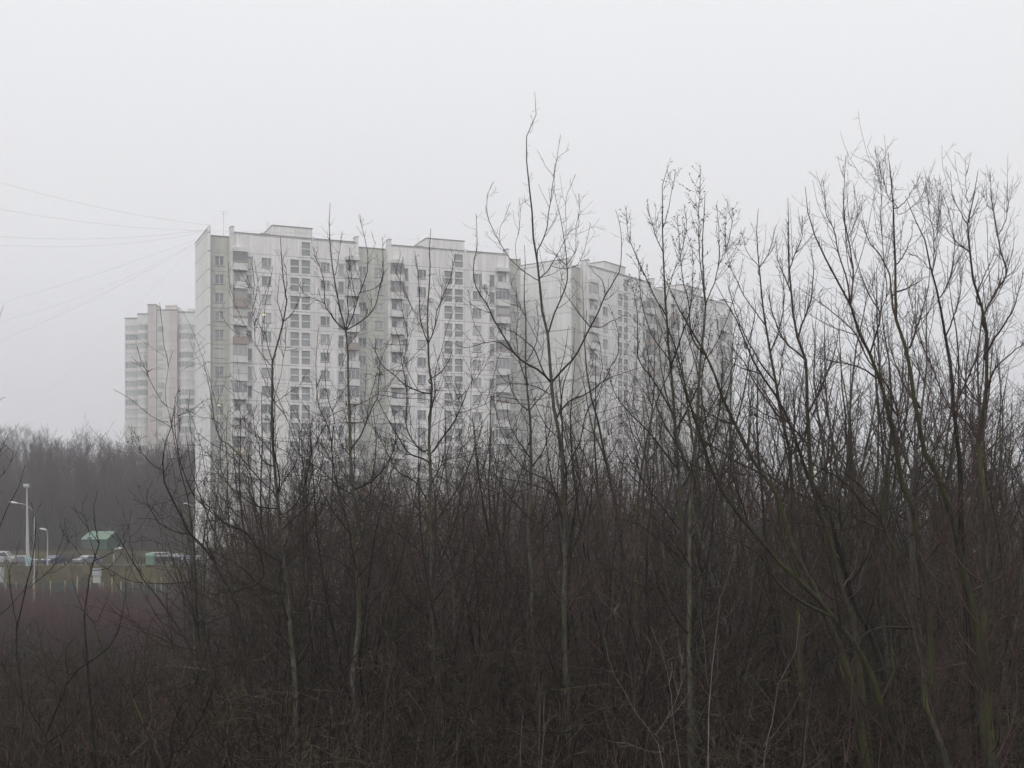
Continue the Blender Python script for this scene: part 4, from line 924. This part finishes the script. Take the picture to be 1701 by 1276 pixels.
def car(kind, x, y, rz, mat, label, rack=False):
    root = empty('parked_car', (x, y, terrain(x, y) + .03), rz); tag(root, label, 'car')
    if kind == 'suv': L, H, B_, prof = 4.6, 1.72, .95, [(-2.3, .45), (-2.28, .9), (-2.2, 1.1), (-1.25, 1.18), (1.95, 1.2), (2.2, 1.12), (2.3, .8), (2.3, .45)]; cab = [(-1.35, 1.17), (-.65, 1.68), (1.75, 1.7), (2.1, 1.19)]
    elif kind == 'van': L, H, B_, prof = 4.9, 2.1, .97, [(-2.45, .4), (-2.45, .9), (-2.3, 1.1), (-1.75, 1.2), (2.4, 1.22), (2.45, 1.1), (2.45, .4)]; cab = [(-1.85, 1.19), (-1.2, 2.0), (2.3, 2.08), (2.43, 1.21)]
    else: L, H, B_, prof = 4.4, 1.45, .87, [(-2.2, .35), (-2.2, .7), (-2.05, .82), (-1.15, .93), (1.6, .95), (2.1, .92), (2.2, .8), (2.2, .35)]; cab = [(-1.25, .92), (-.45, 1.4), (.9, 1.42), (1.65, .94)]
    b = MB()
    def shell(mb, pr, b0, b1, mt, close=True):
        n = len(pr)
        for i in range(n - (0 if close else 1)):
            (xa, za), (xb, zb) = pr[i], pr[(i + 1) % n]; ba = b0[i]; bb = b0[(i + 1) % n]
            mb.quad([(xa, -ba, za), (xb, -bb, zb), (xb, bb, zb), (xa, ba, za)], mt)
        for s in (-1, 1):
            mb.quad([(px_, s * b0[i], pz) for i, (px_, pz) in enumerate(pr)][::s], mt)
    shell(b, prof, [B_ * (.9 if i in (0, len(prof) - 1) else 1) for i in range(len(prof))], None, mat)
    shell(b, cab, [B_ * .97, B_ * .82, B_ * .82, B_ * .97], None, mat)
    b.build('body', root)
    wn = MB()
    (x0, z0), (x1, z1), (x2, z2), (x3, z3) = cab
    for s in (-1, 1):
        def P(t, v):
            xb = x0 + .18 + (x3 - x0 - .36) * t; xt = x1 + .12 + (x2 - x1 - .24) * t; zz = z0 + .04 + (z1 - z0 - .12) * v
            return (xb + (xt - xb) * v, s * (B_ * .97 + (B_ * .82 - B_ * .97) * v + .012), zz)
        for (ta, tb) in ((0, .48), (.51, .8), (.83, 1)):
            if kind == 'van' and ta > .5: continue
            wn.quad([P(ta, .02), P(tb, .02), P(tb, .98), P(ta, .98)], M['carglass'])
    def Q(xa, za, xb, zb, ba, bb, off):
        wn.quad([(xa + off, -ba * .9, za), (xa + off, ba * .9, za), (xb + off, bb * .9, zb), (xb + off, -bb * .9, zb)], M['carglass'])
    Q(x0 + .05, z0 + .05, x1 - .03, z1 - .06, B_ * .96, B_ * .83, -.02); Q(x3 - .03, z3 + .06, x2 + .02, z2 - .08, B_ * .96, B_ * .83, .02)
    wn.build('window', root)
    wr = .36 if kind != 'car' else .31
    ty = MB(); n = 16
    ty.tube([(0, -.1, 0), (0, .1, 0)], wr, M['tyre'], n); tm = ty.mesh('tyre')
    rm = MB(); rm.tube([(0, -.115, 0), (0, .115, 0)], wr * .6, M['rim'], 10); rmm = rm.mesh('rim')
    for sx in (-1, 1):
        for sy in (-1, 1):
            wo = link_mesh('wheel', tm, root); wo.location = (sx * L * .3, sy * (B_ - .09), wr); link_mesh('rim', rmm, wo)
    for sy in (-1, 1):
        h = MB(); h.box(-L / 2 - .02, -L / 2 + .1, sy * B_ * .7 - .16, sy * B_ * .7 + .16, .68, .84, M['lightglass']); h.build('headlight', root)
        t = MB(); t.box(L / 2 - .1, L / 2 + .02, sy * B_ * .78 - .12, sy * B_ * .78 + .12, .75, .98, M['tail_red']); t.build('tail_light', root)
    if rack:
        k = MB()
        for sy in (-1, 1): k.tube([(x1 + .15, sy * B_ * .7, z1 + .02), (x1 + .4, sy * B_ * .7, z1 + .1), (x2 - .3, sy * B_ * .7, z2 + .1), (x2 - .05, sy * B_ * .7, z2 + .02)], .03, M['frame_white'], 6)
        k.build('roof_rail', root)
def carat(px, Y, *a, **k):
    kind, rz, mat, lab = a; x = (px - CX) / F * Y; car(kind, x, Y, R(rz), M[mat], lab, **k)
carat(-2, 213, 'van', 180, 'paint_white', 'white van cut by the left edge of the photo')
carat(36, 214, 'car', 174, 'paint_silver', 'silver saloon parked between the white van and the floodlight mast')
carat(92, 212, 'car', 70, 'paint_navy', 'dark blue car half hidden by brush right of the floodlight mast')
carat(146, 216, 'car', 60, 'paint_silver', 'pale car glimpsed between saplings below the green shed')
carat(272, 205, 'suv', 178, 'paint_dark', 'dark estate car with bright roof rails beside the green bin', rack=True)
carat(287, 211, 'car', 80, 'paint_grey', 'grey car facing out beside the dark estate car')
carat(306, 210, 'car', 75, 'paint_silver', 'silver-grey car between the grey car and the block')
carat(325, 207, 'car', 85, 'paint_grey', 'grey car nearest the foot of the end wall')
carat(266, 226, 'suv', 175, 'paint_dark', 'dark car with a rack in the back row of the car park', rack=True)
carat(296, 228, 'suv', 90, 'paint_grey', 'grey car in the back row behind the silver-grey one')
def small_box(px, py0, py1, w, Y, mat, name, label, cat, d=.8):
    x, y, zt = at(px, py0, Y); zb = at(px, py1, Y)[2]; root = empty(name, (x, y, zb))
    b = MB(); h = zt - zb; b.box(-w / 2, w / 2, -d / 2, d / 2, .12, h - .06, M[mat]); b.box(-w / 2 - .05, w / 2 + .05, -d / 2 - .05, d / 2 + .05, h - .06, h, M[mat]); b.build('housing', root)
    b = MB(); b.box(-w * .4, w * .4, -d / 2 - .03, -d / 2 - .003, .25, h - .2, M[mat]); b.box(w * .28, w * .33, -d / 2 - .06, -d / 2 - .031, h * .45, h * .6, M['plinth']); b.build('door', root)
    b = MB(); b.box(-w * .45, w * .45, -d * .4, d * .4, -2.0, .12, M['conc']); b.build('base', root)
    tag(root, label, cat)
small_box(161, 944, 958, 1.0, 189, 'white_box', 'utility_cabinet', 'speckled white cabinet behind the candelabrum sapling', 'cabinet')
small_box(1, 942, 960, .7, 189, 'white_box', 'utility_cabinet', 'pale bluish cabinet at the left edge of the photo', 'cabinet')
def bin_(px, Y):
    x, y, _ = at(px, 940, Y); root = empty('waste_container', (x, y, terrain(x, y)))
    b = MB(); b.box(-.55, .55, -.5, .5, .15, 1.25, M['green_bin']); b.box(-.6, .6, -.55, .55, 1.25, 1.35, M['green_bin']); b.build('body', root)
    l = MB(); l.tube([(-.6, 0, 1.35), (.6, 0, 1.35)], .42, M['green_bin'], 14); l.build('lid', root)
    w_ = MB()
    for sx in (-1, 1):
        for sy in (-1, 1): w_.tube([(sx * .45 - .04, sy * .4, .1), (sx * .45 + .04, sy * .4, .1)], .1, M['tyre'], 8)
    w_.build('castor', root); tag(root, 'pale green waste container in front of the dark estate car', 'bin')
bin_(250, 200)
def fence():
    root = empty('sports_ground_fence', at(210, 1000, 184)); ox, oy, oz = root.location
    rnd = random.Random(3)
    x = at(-120, 0, 184)[0]; xe = at(470, 0, 184)[0]
    while x < xe:
        w_ = 2.4
        if rnd.random() < .8: sh = MB(); sh.box(x - ox, x + w_ - ox - .05, .06, .09, -.1, 2.2 + rnd.random() * .3, M['fence_mesh']); sh.build('mesh_panel', root)
        x += w_
    pts = [9, 27, 55, 84, 108, 128, 150, 171, 186, 201, 220, 239, 258, 268, 283, 321, 350, 363, 395, 420, -20, -50, -80]
    for px in pts:
        p = MB(); h = 2.4 + rnd.random() * .9; xx = at(px, 0, 184)[0] - ox; r_ = .06 + .04 * rnd.random()
        p.tube([(xx, 0, -.6), (xx + rnd.uniform(-.04, .04), 0, h)], r_, M['fence_post'], 6); p.build('post', root)
    for z_ in (.3, 2.1):
        p = MB(); p.tube([(at(-120, 0, 184)[0] - ox, .12, z_), (xe - ox, .12, z_)], .03, M['fence_mesh'], 5); p.build('rail', root)
    tag(root, 'green mesh fence with uneven yellowish posts at the foot of the grassy bank', 'fence')
fence()

# ------------------------------------------------------------------ far wood, thicket, shrubs
def meshes(kind, seeds, H, mt, mc):
    out = []
    for s, h in zip(seeds, H):
        T, B = gen_tree(s, h, kind); out.append([('trunk', T.mesh('trunk_' + kind, M[mt])), ('crown', B.mesh('crown_' + kind, M[mc]))])
    return out
rnd = random.Random(21)
far = meshes('far', range(300, 307), [24, 26, 23, 25, 27, 22, 25], 'wood_far', 'wood_far')
def top_row(x):    # treetop line of the wood, photograph rows
    return np.interp(x, [-60, 0, 60, 100, 130, 165, 200, 240, 300, 360], [716, 718, 722, 718, 730, 735, 744, 748, 742, 745])
spots = []
for i in range(290):
    px = -70 + 450 * ((i * .618) % 1); Y = 268 + 70 * rnd.random() ** 1.1 if i % 2 else 335 + 40 * rnd.random()
    x = (px - CX) / F * Y
    hh = (HY - (top_row(px) + (rnd.uniform(-3, 18) if i % 2 else rnd.uniform(-3, 6)))) / F * Y - terrain(x, Y)
    v = rnd.randrange(7); spots.append((v, x, Y, hh / 25.5, rnd.random() * 6.28))
place_kind('woodland_tree', far, spots, 'leafless tree of the dark wood on the slope at the left', 'tree', 'trees of the wood at the left')
tag(link_mesh('rough_field', grid_mesh(list(np.linspace(-150, -38, 76)), list(np.linspace(223, 256, 30)), .05, M['verge'])), kind='structure')
tanv = meshes('shrub', range(470, 472), [3, 3], 'shrub_tan', 'shrub_tan') + meshes('shrub', range(472, 473), [3], 'twig_far', 'twig_far')
sp = []
for i in range(170):
    px = 10 + 370 * ((i * .618) % 1); Y = rnd.choice([177 + 6 * rnd.random(), 186 + 14 * rnd.random(), 186 + 12 * rnd.random(), 222 + 24 * rnd.random()]); sp.append((rnd.randrange(3), (px - CX) / F * Y, Y, rnd.uniform(.45, .95), rnd.random() * 6.28))
for i in range(60):
    px = 345 + 600 * rnd.random(); Y = 186 + 20 * rnd.random(); sp.append((rnd.randrange(3), (px - CX) / F * Y, Y, rnd.uniform(.8, 1.6), rnd.random() * 6.28))
place_kind('tan_shrub', tanv, sp, 'small brownish leafless bush on the bank round the car park', 'shrub', 'bushes on the bank below the car park')
# the understorey of that wood
def tiled(kind, seeds, H, spots, mat, name, label, cat):
    base = [gen_tree(s, H, kind) for s in seeds]; arr = []
    for T, B in base:
        t = Tubes(); t.g = T.g + B.g; arr.append(t.arrays())
    V = []; Q = []; off = 0
    for (v, x, y, s, a) in spots:
        V0, Q0 = arr[v]; c, s_ = math.cos(a), math.sin(a)
        W = V0 * s; W = np.stack([W[:, 0] * c - W[:, 1] * s_ + x, W[:, 0] * s_ + W[:, 1] * c + y, W[:, 2] + terrain(x, y)], 1)
        V.append(W); Q.append(Q0 + off); off += len(V0)
    o = link_mesh(name, np_mesh(name, np.concatenate(V), np.concatenate(Q), mat)); tag(o, label, cat, kind='stuff'); return o
sp = []
for i in range(500):
    px = -70 + 460 * rnd.random(); Y = 258 + 100 * rnd.random(); sp.append((rnd.randrange(3), (px - CX) / F * Y, Y, rnd.uniform(1.5, 3.0), rnd.random() * 6.28))
tiled('far', (320, 321, 322), 7, sp, M['wood_far'], 'wood_understorey', 'dim leafless undergrowth filling the wood at the left', 'undergrowth')

young = meshes('young', range(400, 406), [12, 13, 11, 12, 14, 12], 'bark_grey', 'twig')
youngm = meshes('young', range(410, 414), [12, 13, 12, 11], 'bark_moss', 'twig_red')
multi = meshes('multi', range(420, 425), [9, 10, 9, 8, 10], 'bark_moss', 'twig_olive')
multir = meshes('multi', range(430, 433), [9, 8, 9], 'bark_dark', 'twig_red')
birch = meshes('birch', range(440, 443), [20, 22, 19], 'birch', 'wood_far')
shrubr = meshes('shrub', range(450, 454), [3, 3, 3, 3], 'shrub_red', 'shrub_red')
shrubd = meshes('shrub', (460, 461), [4, 4], 'twig', 'twig') + meshes('shrub', (462,), [4], 'twig_olive', 'twig_olive') + meshes('shrub', (463,), [4], 'twig_red', 'twig_red')
allv = young + youngm + multi + multir; AH = [12, 13, 11, 12, 14, 12, 12, 13, 12, 11, 9, 10, 9, 8, 10, 9, 8, 9]
def by_top(px, py, Y, v, H):
    x = (px - CX) / F * Y; h = (HY - py) / F * Y - terrain(x, Y); return (v, x, Y, h / H[v], rnd.random() * 6.28)
# right-hand stand, 28-60 m away, up to the sky
sp = []
TOPR = ([1000, 1050, 1100, 1180, 1250, 1350, 1450, 1550, 1650, 1800], [600, 520, 470, 450, 470, 440, 430, 430, 410, 420])
for i in range(78):
    px = 1010 + 720 * ((i * .618 + .3) % 1); Y = 30 + 28 * rnd.random(); py = np.interp(px, *TOPR) + 210 * rnd.random() ** 1.2
    sp.append(by_top(px, py, Y, rnd.randrange(18), AH))
place_kind('thicket_tree', allv, sp, 'leafless tree in the dense stand filling the right of the photo', 'tree', 'trees of the dense stand at the right')
sp = []
for i in range(70):
    px = 335 + 700 * ((i * .618 + .1) % 1); Y = 34 + 40 * rnd.random(); py = 600 + 240 * rnd.random() ** .7 + (60 if px < 450 else 0)
    sp.append(by_top(px, py, Y, rnd.randrange(18), AH))
place_kind('thicket_tree', allv, sp, 'leafless young tree growing below the white blocks', 'tree', 'young trees below the blocks')
sp = []
for i in range(140):
    px = 345 + 1420 * ((i * .618 + .2) % 1); Y = 62 + 110 * rnd.random(); py = rnd.uniform(690, 880) - (60 * rnd.random() if px > 1100 else 0)
    sp.append(by_top(px, py, Y, rnd.randrange(18), AH))
place_kind('thicket_tree', allv, sp, 'leafless tree in the far grey-brown part of the thicket', 'tree', 'trees of the far thicket')
place_kind('birch', birch, [by_top(1640, 440, 92, 0, [20, 22, 19]), by_top(1690, 520, 85, 1, [20, 22, 19]), by_top(1590, 560, 100, 2, [20, 22, 19]), by_top(1730, 470, 96, 0, [20, 22, 19]), by_top(1540, 640, 88, 1, [20, 22, 19]), by_top(1665, 600, 78, 2, [20, 22, 19]), by_top(1610, 660, 80, 0, [20, 22, 19]), by_top(1480, 700, 95, 2, [20, 22, 19])],
           'hazy drooping birch behind the stand at the right edge', 'tree', 'birches behind the right-hand stand')
bushy = meshes('bushy', range(480, 485), [9, 8, 9, 10, 8], 'twig_far', 'twig_far') + meshes('bushy', range(486, 488), [9, 8], 'twig_far_olive', 'twig_far_olive')
sp = []
for i in range(150):
    px = 375 + 1400 * ((i * .618 + .45) % 1); Y = 100 + 80 * rnd.random(); py = rnd.uniform(740, 890) + (30 if px < 520 else 0)
    sp.append(by_top(px, py, Y, rnd.randrange(7), [9, 8, 9, 10, 8, 9, 8]))
for i in range(130):
    px = 425 + 1330 * ((i * .618 + .15) % 1); Y = 186 + 26 * rnd.random(); py = rnd.uniform(760, 885) + (20 if px < 520 else 0)
    sp.append(by_top(px, py, Y, rnd.randrange(7), [9, 8, 9, 10, 8, 9, 8]))
place_kind('tall_shrub', bushy, sp, 'tall many-stemmed leafless shrub at the far side of the thicket, below the blocks', 'shrub', 'tall shrubs at the far side of the thicket')
tangle = meshes('tangle', range(520, 524), [8, 9, 7, 8], 'bark_moss', 'twig') + meshes('tangle', range(525, 528), [8, 7, 9], 'bark_dark', 'twig_red')
sp = []
for i in range(104):
    px = 400 + 1400 * ((i * .618 + .33) % 1); Y = 24 + 32 * rnd.random(); py = rnd.uniform(640, 900)
    sp.append(by_top(px, py, Y, rnd.randrange(7), [8, 9, 7, 8, 8, 7, 9]))
for i in range(10):
    px = -60 + 340 * ((i * .618 + .33) % 1); Y = 24 + 22 * rnd.random(); py = rnd.uniform(1140, 1210)
    sp.append(by_top(px, py, Y, rnd.randrange(7), [8, 9, 7, 8, 8, 7, 9]))
place_kind('spreading_shrub_tree', tangle, sp, 'low spreading leafless tree with criss-crossing branches inside the near thicket', 'tree', 'spreading trees of the near thicket')
# red shrubs in the middle distance
sp = []
for i in range(90):
    px = -60 + 500 * rnd.random(); Y = 150 + 33 * rnd.random(); sp.append((rnd.randrange(4), (px - CX) / F * Y, Y, rnd.uniform(.7, 1.1), rnd.random() * 6.28))
for i in range(205):
    px = -120 + 1900 * ((i * .618 + .7) % 1); Y = 82 + 96 * rnd.random() ** .75; x = (px - CX) / F * Y
    s = rnd.uniform(.85, 1.25) * (1 if px < 340 else rnd.uniform(1.2, 2.0)); sp.append((rnd.randrange(4), x, Y, s, rnd.random() * 6.28))
place_kind('red_stemmed_shrub', shrubr, sp, 'purplish red-stemmed leafless shrub in the hollow behind the thicket', 'shrub', 'red-stemmed shrubs')
sp = []
for i in range(40):
    px = -150 + 480 * rnd.random(); Y = 45 + 50 * rnd.random(); sp.append((rnd.randrange(4), (px - CX) / F * Y, Y, rnd.uniform(.6, .95), rnd.random() * 6.28))
for i in range(30):
    px = -150 + 520 * rnd.random(); Y = 24 + 20 * rnd.random(); sp.append((rnd.randrange(4), (px - CX) / F * Y, Y, rnd.uniform(1.15, 1.5), rnd.random() * 6.28))
for i in range(160):
    Y = 18 + 60 * ((i * .618) % 1) ** 1.3; px = -150 + 2000 * rnd.random(); x = (px - CX) / F * Y
    top = rnd.uniform(1010, 1240) if px < 400 else rnd.uniform(930, 1200)
    h = max(1.5, (HY - top) / F * Y - terrain(x, Y)); sp.append((rnd.randrange(4), x, Y, min(h, 6.5) / 4, rnd.random() * 6.28))
place_kind('leafless_shrub', shrubd, sp, 'dark leafless shrub low in the foreground thicket', 'shrub', 'shrubs of the foreground thicket')
sp = []
for i in range(520):
    Y = 18 + 148 * rnd.random() ** 1.1; px = -150 + 2000 * rnd.random(); x = (px - CX) / F * Y
    sp.append((rnd.randrange(4), x, Y, rnd.uniform(.8, 1.6), rnd.random() * 6.28))
tiled('brush', (500, 501, 502, 503), 2.6, sp, M['twig'], 'undergrowth', 'tangled leafless undergrowth carpeting the thicket', 'undergrowth')

# ------------------------------------------------------------------ haze, sky, light, camera
hz = MB(); hz.box(-660, 660, -90, 850, -12, 90, M['coping'])
ho = hz.build('haze'); ho.data.materials.clear()
hm = bpy.data.materials.new('haze_air'); hm.use_nodes = True; nt = hm.node_tree
for n_ in list(nt.nodes):
    if n_.type != 'OUTPUT_MATERIAL': nt.nodes.remove(n_)
pv = nt.nodes.new('ShaderNodeVolumePrincipled'); pv.inputs['Color'].default_value = (.95, .95, .97, 1); pv.inputs['Density'].default_value = .00092; pv.inputs['Anisotropy'].default_value = .65
nt.links.new(pv.outputs[0], [n_ for n_ in nt.nodes if n_.type == 'OUTPUT_MATERIAL'][0].inputs['Volume'])
ho.data.materials.append(hm); tag(ho, kind='stuff')
tag(ho, 'thin pale mist hanging in the air over the whole place', 'haze')

w = bpy.data.worlds.new('World'); scene.world = w; w.use_nodes = True; nt = w.node_tree; bg = nt.nodes['Background']
sky = nt.nodes.new('ShaderNodeTexSky'); sky.sky_type = 'NISHITA'; sky.sun_disc = False; sky.sun_elevation = R(48); sky.sun_rotation = R(200)
hs = nt.nodes.new('ShaderNodeHueSaturation'); hs.inputs['Saturation'].default_value = .12; nt.links.new(sky.outputs[0], hs.inputs['Color'])
tc = nt.nodes.new('ShaderNodeTexCoord'); sx = nt.nodes.new('ShaderNodeSeparateXYZ'); nt.links.new(tc.outputs['Generated'], sx.inputs[0])
nz = noise(nt, 1.4, 3, .5, tc.outputs['Generated'])
SK = 10.0     # cloud layer, in the units the Background strength of 0.1 scales down
cl = ramp(nt, sx.outputs[2], [(0, (.73, .73, .765)), (.1, (.765, .765, .80)), (.22, (.85, .852, .878)), (.34, (.9, .905, .93)), (.7, (1, 1, 1)), (1, (1, 1, 1))])
mul = nt.nodes.new('ShaderNodeMapRange'); nt.links.new(sx.outputs[2], mul.inputs[0]); mul.inputs[1].default_value = .38; mul.inputs[2].default_value = .95; mul.inputs[3].default_value = SK; mul.inputs[4].default_value = SK * 2.3
v1 = nt.nodes.new('ShaderNodeVectorMath'); v1.operation = 'SCALE'; nt.links.new(cl, v1.inputs[0]); nt.links.new(mul.outputs[0], v1.inputs['Scale'])
nzr = ramp(nt, nz, [(.35, (.975, .975, .98)), (.65, (1.02, 1.02, 1.02))])
cc = mixc(nt, 1.0, v1.outputs[0], nzr, 'MULTIPLY')
fin = mixc(nt, .93, hs.outputs[0], cc)
nt.links.new(fin, bg.inputs['Color']); bg.inputs['Strength'].default_value = .1
sun = bpy.data.lights.new('sun', 'SUN'); sun.energy = .8; sun.angle = R(25); sun.color = (1, .98, .95)
so = bpy.data.objects.new('sun', sun); COL.objects.link(so); so.rotation_euler = (R(42), 0, R(-20))

cam = bpy.data.cameras.new('camera'); co_ = bpy.data.objects.new('camera', cam); COL.objects.link(co_); scene.camera = co_
co_.location = (0, 0, 0); co_.rotation_euler = (R(90), 0, 0)
cam.sensor_width = 36; cam.lens = F / 1701 * 36; cam.shift_y = (HY - 638) / 1701; cam.clip_end = 3000; cam.clip_start = .1
scene.view_settings.view_transform = 'Standard'; scene.view_settings.look = 'None'; scene.view_settings.exposure = 0; scene.view_settings.gamma = 1
scene.cycles.volume_bounces = 0
scene.cycles.max_bounces = 4; scene.cycles.diffuse_bounces = 3
